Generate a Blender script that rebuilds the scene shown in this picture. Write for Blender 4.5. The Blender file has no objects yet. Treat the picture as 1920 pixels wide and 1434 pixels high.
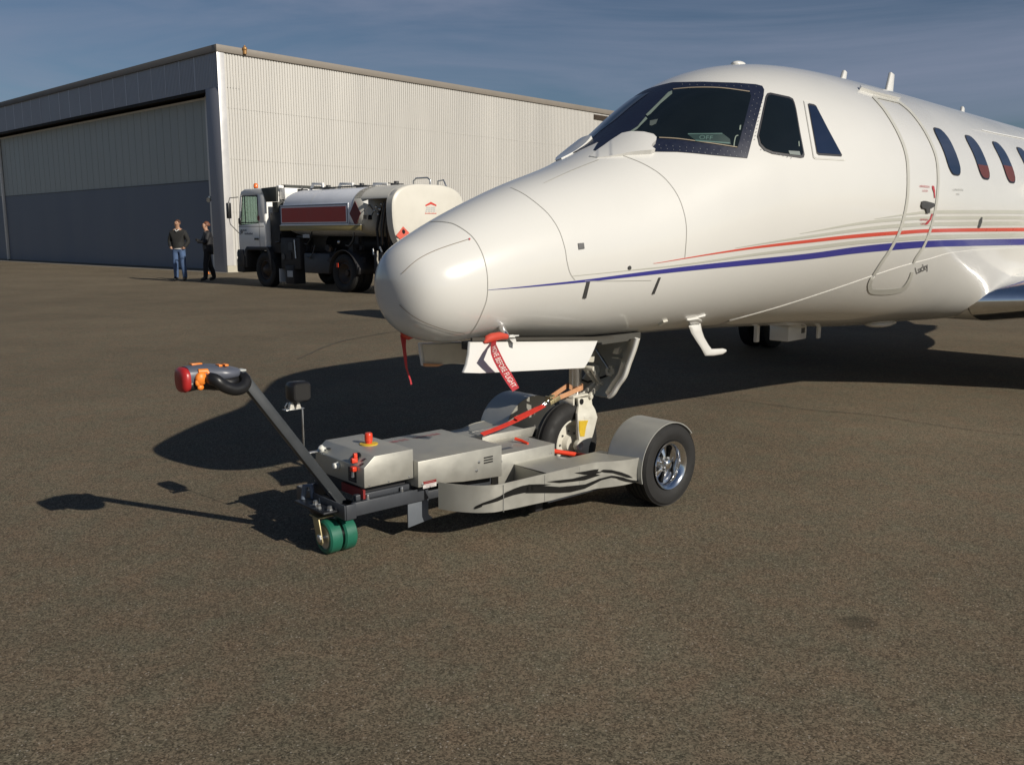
import bpy, bmesh, math, random
from mathutils import Vector, Matrix
from mathutils.bvhtree import BVHTree
random.seed(7)
R = math.radians
scene = bpy.context.scene
COL = scene.collection

# ------------------------------------------------------------------ camera
F, HV, H = 1692.0, 440.0, 1.38
TH = math.atan((717 - HV) / F)
CT, ST = math.cos(TH), math.sin(TH)
EYE = Vector((0, 0, H))
def ray(u, v):
    x = (u - 960) / F; y = (717 - v) / F
    return Vector((x, CT + y * ST, -ST + y * CT))
def ground(u, v, z=0.0):
    r = ray(u, v); return EYE + r * ((z - H) / r.z)
def z4(p): return [(1020 + x / 3.2, 100 + y / 3.2) for x, y in p]
def z5(p): return [(1520 + x / 2.8675, 140 + y / 2.868) for x, y in p]
def z8(p): return [(690 + x / 3.2, 390 + y / 3.2) for x, y in p]

cam = bpy.data.cameras.new('camera'); cam.lens = 36 * F / 1920; cam.sensor_width = 36
cam.clip_end = 5000; cam.clip_start = 0.05
co = bpy.data.objects.new('camera', cam); COL.objects.link(co)
co.location = EYE; co.rotation_euler = (math.pi / 2 - TH, 0, 0)
scene.camera = co

# ------------------------------------------------------------------ materials
MATS = {}
def mat(name, col, rough=0.5, metal=0.0, var=0.05, scale=6.0, bump=0.0, bscale=60.0, coat=0.0, spec=0.5, rvar=0.08, streak=False, dirt=0.0, bdist=0.002):
    if name in MATS: return MATS[name]
    m = bpy.data.materials.new(name); m.use_nodes = True
    nt = m.node_tree; N = nt.nodes; L = nt.links
    b = N['Principled BSDF']
    tc = N.new('ShaderNodeTexCoord'); mp = N.new('ShaderNodeMapping')
    L.new(tc.outputs['Object'], mp.inputs[0])
    if streak: mp.inputs['Scale'].default_value = (1, 1, 0.12)
    nz = N.new('ShaderNodeTexNoise'); nz.inputs['Scale'].default_value = scale; nz.inputs['Detail'].default_value = 6
    nz.inputs['Roughness'].default_value = 0.6
    L.new(mp.outputs[0], nz.inputs['Vector'])
    mr = N.new('ShaderNodeMapRange'); mr.inputs[1].default_value = .3; mr.inputs[2].default_value = .7
    mr.inputs[3].default_value = 1 - var; mr.inputs[4].default_value = 1 + var
    L.new(nz.outputs['Fac'], mr.inputs[0])
    mx = N.new('ShaderNodeVectorMath'); mx.operation = 'SCALE'
    mx.inputs[0].default_value = col[:3]; L.new(mr.outputs[0], mx.inputs['Scale'])
    out = mx.outputs[0]
    if dirt > 0:
        n2 = N.new('ShaderNodeTexNoise'); n2.inputs['Scale'].default_value = scale * .35; n2.inputs['Detail'].default_value = 8
        n2.inputs['Roughness'].default_value = .7
        L.new(mp.outputs[0], n2.inputs['Vector'])
        r2 = N.new('ShaderNodeMapRange'); r2.inputs[1].default_value = .52; r2.inputs[2].default_value = .75
        r2.inputs[3].default_value = 0; r2.inputs[4].default_value = dirt
        L.new(n2.outputs['Fac'], r2.inputs[0])
        mm = N.new('ShaderNodeMix'); mm.data_type = 'RGBA'
        L.new(r2.outputs[0], mm.inputs[0]); L.new(out, mm.inputs[6]); mm.inputs[7].default_value = (col[0] * .35 + .01, col[1] * .32 + .008, col[2] * .28 + .005, 1)
        out = mm.outputs[2]
    L.new(out, b.inputs['Base Color'])
    mr2 = N.new('ShaderNodeMapRange'); mr2.inputs[1].default_value = .3; mr2.inputs[2].default_value = .7
    mr2.inputs[3].default_value = max(.02, rough - rvar * rough * 2); mr2.inputs[4].default_value = min(1, rough + rvar * rough * 2)
    L.new(nz.outputs['Fac'], mr2.inputs[0]); L.new(mr2.outputs[0], b.inputs['Roughness'])
    b.inputs['Metallic'].default_value = metal
    b.inputs['Specular IOR Level'].default_value = spec
    if coat: b.inputs['Coat Weight'].default_value = coat; b.inputs['Coat Roughness'].default_value = .06
    if bump:
        nb = N.new('ShaderNodeTexNoise'); nb.inputs['Scale'].default_value = bscale; nb.inputs['Detail'].default_value = 4
        L.new(tc.outputs['Object'], nb.inputs['Vector'])
        bp = N.new('ShaderNodeBump'); bp.inputs['Strength'].default_value = bump; bp.inputs['Distance'].default_value = bdist
        L.new(nb.outputs['Fac'], bp.inputs['Height']); L.new(bp.outputs[0], b.inputs['Normal'])
    MATS[name] = m; return m

def glassmat(name, tint, rough=0.02):
    m = bpy.data.materials.new(name); m.use_nodes = True
    nt = m.node_tree; N = nt.nodes; L = nt.links
    for n in list(N):
        if n.type == 'BSDF_PRINCIPLED': N.remove(n)
    o = [n for n in N if n.type == 'OUTPUT_MATERIAL'][0]
    t = N.new('ShaderNodeBsdfTransparent'); t.inputs[0].default_value = (*tint, 1)
    g = N.new('ShaderNodeBsdfGlossy'); g.inputs['Roughness'].default_value = rough
    mx = N.new('ShaderNodeMixShader'); mx.inputs[0].default_value = .10; L.new(t.outputs[0], mx.inputs[1]); L.new(g.outputs[0], mx.inputs[2])
    L.new(mx.outputs[0], o.inputs[0]); return m

WHITE = mat('white_aircraft_paint', (.69, .683, .648), .24, 0, .02, 1.2, coat=.6)
WHITE2 = mat('white_truck_paint', (.84, .83, .80), .38, 0, .05, 2.0, dirt=.12)  # truck white, lightened in the colour for the shaded cab side
TANKP = mat('silver_white_tank_paint', (.84, .86, .90), .45, 0, .06, 1.6, dirt=.12)  # lightened in the colour because this tank side lies in shade
SILV = mat('silver_powder_coat', (.47, .462, .415), .50, .62, .03, 14, bump=.05, bscale=500, dirt=.05)
SILV2 = mat('silver_fender_steel', (.46, .46, .43), .42, .45, .05, 10, bump=.04, bscale=400, dirt=.05)
GUN = mat('gunmetal_frame_paint', (.050, .055, .064), .42, .1, .06, 12, bump=.06, bscale=350)
BLACK = mat('black_plastic', (.012, .012, .013), .38, 0, .1, 20)
RUB = mat('tyre_rubber', (.014, .0135, .013), .75, 0, .18, 25, bump=.3, bscale=220)
CHROME = mat('polished_alloy', (.80, .80, .80), .12, 1, .03, 12)
STEEL = mat('zinc_steel', (.55, .56, .56), .3, .9, .06, 20)
DSTEEL = mat('dark_cast_steel', (.10, .10, .10), .5, .5, .1, 20)
ZINC = mat('yellow_zinc', (.40, .34, .19), .42, .6, .1, 20)
GREEN = mat('green_polyurethane', (.014, .12, .075), .4, 0, .08, 30)
RED = mat('red_strap_webbing', (.62, .045, .03), .6, 0, .08, 60, bump=.2, bscale=300)
RED2 = mat('red_plastic', (.65, .05, .02), .35, 0, .04, 10)
DKRED = mat('dark_red_label', (.22, .02, .02), .5, 0, .04, 10)
ORANGE = mat('orange_plastic', (.85, .24, .03), .4, 0, .04, 10)
YEL = mat('yellow_marking', (.62, .42, .03), .5, 0, .12, 40, dirt=.3)
TAN = mat('tan_leather_strap', (.52, .27, .14), .6, 0, .1, 40, bump=.2)
GEARW = mat('gear_enamel', (.60, .58, .50), .42, 0, .06, 20, dirt=.25)
GEARG = mat('gear_door_inside', (.52, .50, .43), .5, 0, .1, 10, dirt=.25)
NAVY = mat('windshield_frame_navy', (.010, .014, .032), .42, 0, .08, 30)
PANE = mat('dark_cockpit_glass', (.006, .009, .010), .05, 0, .1, 5, spec=.6, rvar=.02)
CPANE = mat('cabin_window_glass', (.012, .02, .045), .06, 0, .1, 5, spec=.9, rvar=.02)
SHADE = mat('brown_window_blind', (.12, .03, .02), .4)
BLUE = mat('blue_stripe_paint', (.045, .045, .26), .3, 0, .03, 3, coat=.4)
SRED = mat('red_stripe_paint', (.62, .09, .06), .3, 0, .03, 3, coat=.4)
SGREY = mat('grey_stripe_paint', (.50, .50, .44), .35, 0, .03, 3, coat=.3)
LINE = mat('panel_gap', (.42, .41, .37), .6)
LGREY = mat('door_outline_paint', (.48, .475, .43), .4, 0, .04, 10)
TEXTD = mat('dark_lettering', (.03, .03, .035), .5)
TEXTR = mat('red_lettering', (.42, .05, .06), .5)
TEXTG = mat('grey_lettering', (.35, .35, .33), .5)
PILLAR = mat('pale_green_window_post', (.20, .25, .21), .45)
LETW = mat('white_lettering', (.80, .72, .68), .5)

# ------------------------------------------------------------------ object helpers
class Frame:
    def __init__(s, o, ax):
        s.o = Vector(o); s.ax = Vector((ax[0], ax[1], 0)).normalized(); s.ay = Vector((-s.ax.y, s.ax.x, 0)); s.rz = math.atan2(s.ax.y, s.ax.x)
    def L(s, p):
        q = Vector(p) - s.o; return Vector((q.dot(s.ax), q.dot(s.ay), q.z))
    def D(s, d): return Vector((d.dot(s.ax), d.dot(s.ay), d.z))
    def eye(s): return s.L(EYE)
    def Y(s, u, v, y):      # pixel -> local point on the plane local y
        e = s.eye(); d = s.D(ray(u, v)); return e + d * ((y - e.y) / d.y)
    def X(s, u, v, x):
        e = s.eye(); d = s.D(ray(u, v)); return e + d * ((x - e.x) / d.x)
    def Z(s, u, v, z):
        e = s.eye(); d = s.D(ray(u, v)); return e + d * ((z - e.z) / d.z)
    def W(s, p): return s.o + s.ax * p[0] + s.ay * p[1] + Vector((0, 0, p[2]))

def thing(name, label, cat, frame=None, loc=(0, 0, 0), rz=0.0, group=None, kind=None):
    o = bpy.data.objects.new(name, None); COL.objects.link(o); o.empty_display_size = .2
    if frame: o.location = frame.o; o.rotation_euler = (0, 0, frame.rz)
    else: o.location = loc; o.rotation_euler = (0, 0, rz)
    o['label'] = label; o['category'] = cat
    if group: o['group'] = group
    return o

class MB:
    def __init__(s): s.v = []; s.f = []; s.mi = []; s.m = 0
    def add(s, vs, fs):
        n = len(s.v); s.v += [tuple(p) for p in vs]; s.f += [tuple(i + n for i in f) for f in fs]; s.mi += [s.m] * len(fs); return s
    def box(s, a, b, T=None):
        x0, y0, z0 = a; x1, y1, z1 = b
        vs = [Vector(p) for p in [(x0, y0, z0), (x1, y0, z0), (x1, y1, z0), (x0, y1, z0), (x0, y0, z1), (x1, y0, z1), (x1, y1, z1), (x0, y1, z1)]]
        if T: vs = [T @ p for p in vs]
        return s.add(vs, [(3, 2, 1, 0), (4, 5, 6, 7), (0, 1, 5, 4), (1, 2, 6, 5), (2, 3, 7, 6), (3, 0, 4, 7)])
    def cbox(s, c, d, T=None):
        return s.box([c[i] - d[i] / 2 for i in range(3)], [c[i] + d[i] / 2 for i in range(3)], T)
    def bar(s, p, q, w, h=None, up=(0, 0, 1)):
        h = h or w; p = Vector(p); q = Vector(q); d = (q - p).normalized(); up = Vector(up)
        if abs(d.dot(up)) > .98: up = Vector((1, 0, 0))
        a = d.cross(up).normalized(); b = a.cross(d)
        vs = [c + a * (i * w / 2) + b * (j * h / 2) for c in (p, q) for i, j in ((-1, -1), (1, -1), (1, 1), (-1, 1))]
        return s.add(vs, [(0, 1, 2, 3), (7, 6, 5, 4), (0, 4, 5, 1), (1, 5, 6, 2), (2, 6, 7, 3), (3, 7, 4, 0)])
    def tube(s, pts, r, n=12, caps=True):
        pts = [Vector(p) for p in pts]; rr = r if isinstance(r, (list, tuple)) else [r] * len(pts)
        rings = []; prev = None
        for i, p in enumerate(pts):
            d = (pts[min(i + 1, len(pts) - 1)] - pts[max(i - 1, 0)]).normalized()
            if prev is None:
                a = d.cross(Vector((0, 0, 1)));
                if a.length < .05: a = d.cross(Vector((1, 0, 0)))
            else: a = prev - d * prev.dot(d)
            a.normalize(); prev = a; b = d.cross(a)
            rings.append([p + (a * math.cos(t) + b * math.sin(t)) * rr[i] for t in [2 * math.pi * k / n for k in range(n)]])
        return s.loft(rings, caps)
    def loft(s, rings, caps=True, closed=True):
        n = len(rings[0]); vs = [p for r in rings for p in r]; fs = []
        for i in range(len(rings) - 1):
            for k in range(n if closed else n - 1):
                a = i * n + k; b = i * n + (k + 1) % n
                fs.append((a, b, b + n, a + n))
        if caps and closed:
            fs.append(tuple(reversed(range(n)))); fs.append(tuple(range((len(rings) - 1) * n, len(rings) * n)))
        return s.add(vs, fs)
    def cyl(s, p, q, r, n=24, r2=None): return s.tube([p, q], [r, r if r2 is None else r2], n)
    def lathe(s, c, axis, prof, n=48, caps=True):   # prof: (offset along axis, radius)
        c = Vector(c); ax = Vector(axis).normalized(); a = ax.cross(Vector((0, 0, 1)))
        if a.length < .05: a = Vector((1, 0, 0))
        a.normalize(); b = ax.cross(a); rings = []
        for o, r in prof: rings.append([c + ax * o + (a * math.cos(t) + b * math.sin(t)) * max(r, 1e-4) for t in [2 * math.pi * k / n for k in range(n)]])
        return s.loft(rings, caps)
    def prism(s, poly, fn, t0, t1):     # poly 2-D, fn(a,b,t)->3-D
        n = len(poly); vs = [fn(a, b, t0) for a, b in poly] + [fn(a, b, t1) for a, b in poly]
        fs = [tuple(reversed(range(n))), tuple(range(n, 2 * n))] + [(i, (i + 1) % n, (i + 1) % n + n, i + n) for i in range(n)]
        return s.add(vs, fs)
    def ball(s, c, r, n=16, sc=(1, 1, 1)):
        rings = []
        for i in range(n // 2 + 1):
            a = math.pi * i / (n // 2)
            rings.append([Vector((c[0] + sc[0] * r * max(math.sin(a), 1e-3) * math.cos(2 * math.pi * k / n), c[1] + sc[1] * r * max(math.sin(a), 1e-3) * math.sin(2 * math.pi * k / n), c[2] + sc[2] * r * math.cos(a))) for k in range(n)])
        return s.loft(rings, True)
    def build(s, name, mats, parent=None, smooth=None, bevel=0.0, seg=2, sub=0):
        me = bpy.data.meshes.new(name); me.from_pydata([tuple(p) for p in s.v], [], s.f); me.update()
        if not isinstance(mats, (list, tuple)): mats = [mats]
        for m in mats: me.materials.append(m)
        for p, i in zip(me.polygons, s.mi): p.material_index = i
        bm = bmesh.new(); bm.from_mesh(me); bmesh.ops.recalc_face_normals(bm, faces=bm.faces)
        if bevel: 
            bmesh.ops.remove_doubles(bm, verts=bm.verts, dist=1e-5)
            es = [e for e in bm.edges if len(e.link_faces) == 2 and e.calc_face_angle(0) > R(35)]
            bmesh.ops.bevel(bm, geom=es, offset=bevel, segments=seg, affect='EDGES', profile=.5, clamp_overlap=True)
        bm.to_mesh(me); bm.free()
        o = bpy.data.objects.new(name, me); COL.objects.link(o)
        if parent: o.parent = parent
        if smooth is not None or bevel:
            for p in me.polygons: p.use_smooth = True
            me.set_sharp_from_angle(angle=R(smooth if smooth is not None else 35))
        return o

def clone(o, parent, mirror_y=False):
    c = o.copy(); COL.objects.link(c); c.parent = parent; return c

def catmull(pts, n=6):
    out = []; P = [pts[0]] + list(pts) + [pts[-1]]
    for i in range(1, len(P) - 2):
        p0, p1, p2, p3 = P[i - 1], P[i], P[i + 1], P[i + 2]
        for k in range(n):
            t = k / n
            out.append(tuple(.5 * (2 * p1[j] + (p2[j] - p0[j]) * t + (2 * p0[j] - 5 * p1[j] + 4 * p2[j] - p3[j]) * t * t + (-p0[j] + 3 * p1[j] - 3 * p2[j] + p3[j]) * t ** 3) for j in range(len(p1))))
    out.append(tuple(pts[-1])); return out

# thin sheets that follow a surface -----------------------------------
class Surf:
    def __init__(s, frame, obj):
        s.fr = frame; me = obj.data
        s.bvh = BVHTree.FromPolygons([v.co.copy() for v in me.vertices], [tuple(p.vertices) for p in me.polygons])
    def px(s, u, v):
        d = s.fr.D(ray(u, v)).normalized(); h = s.bvh.ray_cast(s.fr.eye(), d)
        return (h[0], h[1] if h[1].dot(d) < 0 else -h[1]) if h[0] is not None else None
    def side(s, x, z, sg=-1):
        d = Vector((0, -sg, 0)); h = s.bvh.ray_cast(Vector((x, 6 * sg, z)), d)
        return (h[0], h[1] if h[1].dot(d) < 0 else -h[1]) if h[0] is not None else None

def mesh2d(poly=None, verts=None, faces=None, step=8.0, steps=None):
    bm = bmesh.new()
    if poly is not None:
        vs = [bm.verts.new((a, b, 0)) for a, b in poly]; bm.faces.new(vs)
    else:
        vs = [bm.verts.new((a, b, 0)) for a, b in verts]
        for f in faces:
            try: bm.faces.new([vs[i] for i in f])
            except ValueError: pass
    bmesh.ops.triangulate(bm, faces=bm.faces[:])
    if step:
        us = [v.co.x for v in bm.verts]; ws = [v.co.y for v in bm.verts]
        for ax, lo, hi in ((0, min(us), max(us)), (1, min(ws), max(ws))):
            k = math.floor(lo / step) + 1
            while k * step < hi - 1e-6:
                no = [0, 0, 0]; no[ax] = 1; c = [0, 0, 0]; c[ax] = k * step
                bmesh.ops.bisect_plane(bm, geom=bm.verts[:] + bm.edges[:] + bm.faces[:], plane_co=c, plane_no=no); k += 1
    return bm

def sheet(surf, bm, name, m, parent, off=.003, mode='px', thick=0.0, offfn=None, side=-1, smooth=True, clipy=None):
    cx = sum(v.co.x for v in bm.verts) / len(bm.verts); cy = sum(v.co.y for v in bm.verts) / len(bm.verts)
    hits = {}
    for v in bm.verts:
        u, w = v.co.x, v.co.y; h = None
        for k in range(30):
            t = k / 30.0; a = u + (cx - u) * t; b = w + (cy - w) * t
            h = surf.px(a, b) if mode == 'px' else surf.side(a, b, side)
            if h: break
        hits[v.index if False else v] = (h, u, w)
    low = {}
    for v, (h, u, w) in hits.items():
        p, n = h; o = off if offfn is None else offfn(u, w)
        low[v] = p - n * .002; v.co = p + n * o
    if thick:
        be = [e for e in bm.edges if len(e.link_faces) == 1]
        nv = {}
        for e in be:
            for v in e.verts:
                if v not in nv: nv[v] = bm.verts.new(low[v])
        for e in be:
            a, b = e.verts
            try: bm.faces.new((a, b, nv[b], nv[a]))
            except ValueError: pass
        bmesh.ops.recalc_face_normals(bm, faces=bm.faces)
    if clipy is not None:
        bmesh.ops.bisect_plane(bm, geom=bm.verts[:] + bm.edges[:] + bm.faces[:], plane_co=(0, clipy, 0), plane_no=(0, 1, 0), clear_outer=True)
    me = bpy.data.meshes.new(name); bm.to_mesh(me); bm.free(); me.materials.append(m)
    o = bpy.data.objects.new(name, me); COL.objects.link(o); o.parent = parent
    if smooth:
        for p in me.polygons: p.use_smooth = True
        if thick: me.set_sharp_from_angle(angle=R(40))
    return o

def strip2d(path, width, n=6, closed=False):
    if len(path[0]) == 2: path = [(a, b, width) for a, b in path]
    P = catmull(path, n) if n > 1 else path
    vs = []; fs = []
    for i, p in enumerate(P):
        a = P[max(i - 1, 0)]; b = P[min(i + 1, len(P) - 1)]
        dx, dy = b[0] - a[0], b[1] - a[1]; l = math.hypot(dx, dy) or 1
        nx, ny = -dy / l * p[2] / 2, dx / l * p[2] / 2
        vs += [(p[0] + nx, p[1] + ny), (p[0] - nx, p[1] - ny)]
        if i: k = 2 * i; fs.append((k - 2, k - 1, k + 1, k))
    bm = bmesh.new(); bv = [bm.verts.new((a, b, 0)) for a, b in vs]
    for f in fs: bm.faces.new([bv[i] for i in f])
    return bm

def text2d(s, u0, v0, size, ang=0, shear=0, sx=1, align='LEFT'):
    c = bpy.data.curves.new('t', 'FONT'); c.body = s; c.size = 1; c.shear = shear; c.align_x = align; c.resolution_u = 3
    o = bpy.data.objects.new('t', c); COL.objects.link(o)
    dg = bpy.context.evaluated_depsgraph_get(); me = bpy.data.meshes.new_from_object(o.evaluated_get(dg))
    ca, sa = math.cos(R(ang)), math.sin(R(ang))
    vs = [(u0 + (v.co.x * sx * ca - v.co.y * sa * 1) * size, v0 - (v.co.x * sx * sa + v.co.y * ca) * size) for v in me.vertices]
    fs = [tuple(p.vertices) for p in me.polygons]
    bpy.data.objects.remove(o); bpy.data.curves.remove(c); bpy.data.meshes.remove(me)
    return vs, fs

def rrect(x0, y0, x1, y1, r, n=4):
    out = []
    for cx, cy, a0 in ((x1 - r, y1 - r, 0), (x0 + r, y1 - r, 90), (x0 + r, y0 + r, 180), (x1 - r, y0 + r, 270)):
        for k in range(n + 1):
            a = R(a0 + 90 * k / n); out.append((cx + r * math.cos(a), cy + r * math.sin(a)))
    return out

def wheel(parent, c, axis, r, w, rim_r, rim_mat=CHROME, name='wheel', style='disc', tread=True, tyre_mat=None, outer=1):
    """tyre (thing part) with rim and hub sub-parts; outer = +1/-1 side along axis that shows"""
    a = Vector(axis).normalized(); tb = MB()
    hw = w / 2
    prof = [(-hw * .72, rim_r), (-hw * .95, rim_r + (r - rim_r) * .25), (-hw, rim_r + (r - rim_r) * .55), (-hw * .93, r - (r - rim_r) * .16), (-hw * .78, r * .985)]
    if tread:
        for k in range(5):
            x = -hw * .7 + k * hw * 1.4 / 4
            prof += [(x - hw * .11, r), (x + hw * .11, r)]
            if k < 4: prof += [(x + hw * .125, r * .975), (x + hw * 1.4 / 4 - hw * .125, r * .975)]
    else: prof += [(-hw * .4, r), (hw * .4, r)]
    prof += [(hw * .78, r * .985), (hw * .93, r - (r - rim_r) * .16), (hw, rim_r + (r - rim_r) * .55), (hw * .95, rim_r + (r - rim_r) * .25), (hw * .72, rim_r), (-hw * .72, rim_r)]
    tb.lathe(c, a, prof, 56, caps=False)
    t = tb.build(name, tyre_mat or RUB, parent, smooth=32)
    return t

# ------------------------------------------------------------------ sun and sky
SAZ, SEL = 132.2, 28.5
sd = Vector((math.sin(R(SAZ)) * math.cos(R(SEL)), math.cos(R(SAZ)) * math.cos(R(SEL)), math.sin(R(SEL))))
sun = bpy.data.lights.new('sun', 'SUN'); sun.energy = 4.4; sun.angle = R(.53); sun.color = (1, .93, .82)
so = bpy.data.objects.new('sun', sun); COL.objects.link(so); so.rotation_euler = (-sd).to_track_quat('-Z', 'Y').to_euler(); so.location = (0, 0, 20)

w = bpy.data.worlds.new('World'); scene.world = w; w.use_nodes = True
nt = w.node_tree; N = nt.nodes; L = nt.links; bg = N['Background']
sky = N.new('ShaderNodeTexSky'); sky.sky_type = 'NISHITA'; sky.sun_disc = False; sky.sun_elevation = R(SEL); sky.sun_rotation = R(SAZ)
sky.altitude = 200; sky.air_density = 1.0; sky.dust_density = .6; sky.ozone_density = 4.0
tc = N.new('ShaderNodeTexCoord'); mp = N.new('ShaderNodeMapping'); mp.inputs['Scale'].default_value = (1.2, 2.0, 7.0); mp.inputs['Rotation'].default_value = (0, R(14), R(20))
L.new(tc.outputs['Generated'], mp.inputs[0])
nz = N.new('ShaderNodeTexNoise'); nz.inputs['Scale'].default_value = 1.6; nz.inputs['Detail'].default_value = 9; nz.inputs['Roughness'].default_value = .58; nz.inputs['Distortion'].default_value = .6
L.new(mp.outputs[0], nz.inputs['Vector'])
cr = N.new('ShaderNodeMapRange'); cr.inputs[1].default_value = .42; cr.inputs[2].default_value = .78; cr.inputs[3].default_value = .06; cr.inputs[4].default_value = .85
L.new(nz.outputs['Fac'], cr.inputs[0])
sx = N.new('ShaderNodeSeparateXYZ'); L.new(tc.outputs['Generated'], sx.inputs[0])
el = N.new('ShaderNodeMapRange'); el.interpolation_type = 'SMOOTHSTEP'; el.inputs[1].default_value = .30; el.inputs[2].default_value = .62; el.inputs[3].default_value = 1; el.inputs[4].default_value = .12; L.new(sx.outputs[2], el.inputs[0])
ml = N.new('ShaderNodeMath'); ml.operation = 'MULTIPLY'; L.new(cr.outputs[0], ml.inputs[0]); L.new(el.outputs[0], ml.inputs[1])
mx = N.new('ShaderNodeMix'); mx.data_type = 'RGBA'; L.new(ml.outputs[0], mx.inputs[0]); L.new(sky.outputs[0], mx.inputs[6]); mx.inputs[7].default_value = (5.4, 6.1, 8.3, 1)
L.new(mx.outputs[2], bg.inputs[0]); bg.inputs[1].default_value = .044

vs_ = scene.view_settings; vs_.view_transform = 'Standard'; vs_.look = 'None'; vs_.exposure = 0; vs_.gamma = 1

# ------------------------------------------------------------------ apron
def asphalt():
    m = bpy.data.materials.new('weathered_asphalt'); m.use_nodes = True
    nt = m.node_tree; N = nt.nodes; L = nt.links; b = N['Principled BSDF']
    g = N.new('ShaderNodeNewGeometry')
    def noise(sc, det=4, ro=.6):
        n = N.new('ShaderNodeTexNoise'); n.inputs['Scale'].default_value = sc; n.inputs['Detail'].default_value = det; n.inputs['Roughness'].default_value = ro
        L.new(g.outputs['Position'], n.inputs['Vector']); return n.outputs['Fac']
    def rng(x, a, b_, c, d):
        r = N.new('ShaderNodeMapRange'); r.inputs[1].default_value = a; r.inputs[2].default_value = b_; r.inputs[3].default_value = c; r.inputs[4].default_value = d
        L.new(x, r.inputs[0]); return r.outputs[0]
    def mul(a, c):
        n = N.new('ShaderNodeMath'); n.operation = 'MULTIPLY'; L.new(a, n.inputs[0]); L.new(c, n.inputs[1]); return n.outputs[0]
    v = N.new('ShaderNodeTexVoronoi'); v.inputs['Scale'].default_value = 190; v.inputs['Randomness'].default_value = 1
    L.new(g.outputs['Position'], v.inputs['Vector'])
    sep = N.new('ShaderNodeSeparateColor'); L.new(v.outputs['Color'], sep.inputs[0])
    stone = rng(sep.outputs[0], 0, 1, .40, 1.62)
    v2 = N.new('ShaderNodeTexVoronoi'); v2.inputs['Scale'].default_value = 110; L.new(g.outputs['Position'], v2.inputs['Vector'])
    s2 = N.new('ShaderNodeSeparateColor'); L.new(v2.outputs['Color'], s2.inputs[0])
    bright = rng(s2.outputs[1], .90, .96, 0, 1)
    near = rng(v2.outputs['Distance'], .25, .4, 1, 0)
    bright = mul(bright, near)
    mid = rng(noise(45, 6, .8), .3, .7, .72, 1.30)
    patch = rng(noise(.5, 7, .7), .3, .7, .80, 1.14)
    big = rng(noise(.09, 4, .6), .3, .7, .84, 1.12)
    k = mul(mul(stone, mid), mul(patch, big))
    hue = N.new('ShaderNodeMix'); hue.data_type = 'RGBA'; hue.inputs[6].default_value = (.160, .120, .080, 1); hue.inputs[7].default_value = (.136, .120, .082, 1)
    L.new(rng(noise(5, 5, .7), .35, .65, 0, 1), hue.inputs[0])
    sc = N.new('ShaderNodeVectorMath'); sc.operation = 'SCALE'; L.new(hue.outputs[2], sc.inputs[0]); L.new(k, sc.inputs['Scale'])
    # dark oil stains and drag marks
    st = N.new('ShaderNodeMix'); st.data_type = 'RGBA'; L.new(sc.outputs[0], st.inputs[6]); st.inputs[7].default_value = (.05, .042, .034, 1)
    L.new(rng(noise(1.1, 7, .75), .66, .80, 0, .55), st.inputs[0])
    # one oval oil spot in the foreground
    sp = ground(1612, 1166); ds = N.new('ShaderNodeVectorMath'); ds.operation = 'SUBTRACT'; L.new(g.outputs['Position'], ds.inputs[0]); ds.inputs[1].default_value = sp
    sc3 = N.new('ShaderNodeVectorMath'); sc3.operation = 'MULTIPLY'; L.new(ds.outputs[0], sc3.inputs[0]); sc3.inputs[1].default_value = (1 / .070, 1 / .060, 0)
    ln = N.new('ShaderNodeVectorMath'); ln.operation = 'LENGTH'; L.new(sc3.outputs[0], ln.inputs[0])
    ad = N.new('ShaderNodeMath'); ad.operation = 'ADD'; L.new(ln.outputs['Value'], ad.inputs[0]); L.new(rng(noise(40, 5, .7), .3, .7, -.25, .25), ad.inputs[1])
    st2 = N.new('ShaderNodeMix'); st2.data_type = 'RGBA'; L.new(st.outputs[2], st2.inputs[6]); st2.inputs[7].default_value = (.045, .038, .026, 1); L.new(rng(ad.outputs[0], .75, 1.15, .55, 0), st2.inputs[0]); st = st2
    br = N.new('ShaderNodeMix'); br.data_type = 'RGBA'; L.new(st.outputs[2], br.inputs[6]); br.inputs[7].default_value = (.36, .32, .26, 1)
    L.new(mul(bright, rng(noise(3), .3, .6, .5, 1)), br.inputs[0])
    L.new(br.outputs[2], b.inputs['Base Color'])
    b.inputs['Roughness'].default_value = .9; b.inputs['Specular IOR Level'].default_value = .2
    bp = N.new('ShaderNodeBump'); bp.inputs['Strength'].default_value = .55; bp.inputs['Distance'].default_value = .004
    L.new(stone, bp.inputs['Height']); L.new(bp.outputs[0], b.inputs['Normal'])
    return m
ASPH = asphalt()
ap = MB(); ap.add([(-400, -60, 0), (400, -60, 0), (400, 900, 0), (-400, 900, 0)], [(0, 1, 2, 3)])
apron = ap.build('apron_ground', ASPH); apron['kind'] = 'structure'
def seam(px, w_, name='tar_seam'):
    pts = catmull([tuple(ground(u, v, .004)) for u, v in px], 14); b = MB(); rings = []
    for i, p in enumerate(pts):
        p = Vector(p); d = (Vector(pts[min(i + 1, len(pts) - 1)]) - Vector(pts[max(i - 1, 0)])).normalized(); n = Vector((-d.y, d.x, 0)); j = random.uniform(-.3, .3) * w_
        k = w_ * random.uniform(.35, 1.0); rings.append([p + n * (k + j), p - n * (k - j)])
    b.loft(rings, caps=False, closed=False); o = b.build(name, mat('old_tar', (.075, .062, .048), .85, 0, .3, 30, bump=.4, bscale=200)); o['kind'] = 'structure'
seam([(1270, 742), (1400, 752), (1520, 768), (1640, 778), (1780, 800), (1940, 818)], .006)
seam([(560, 672), (640, 640), (760, 618)], .02)


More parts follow.
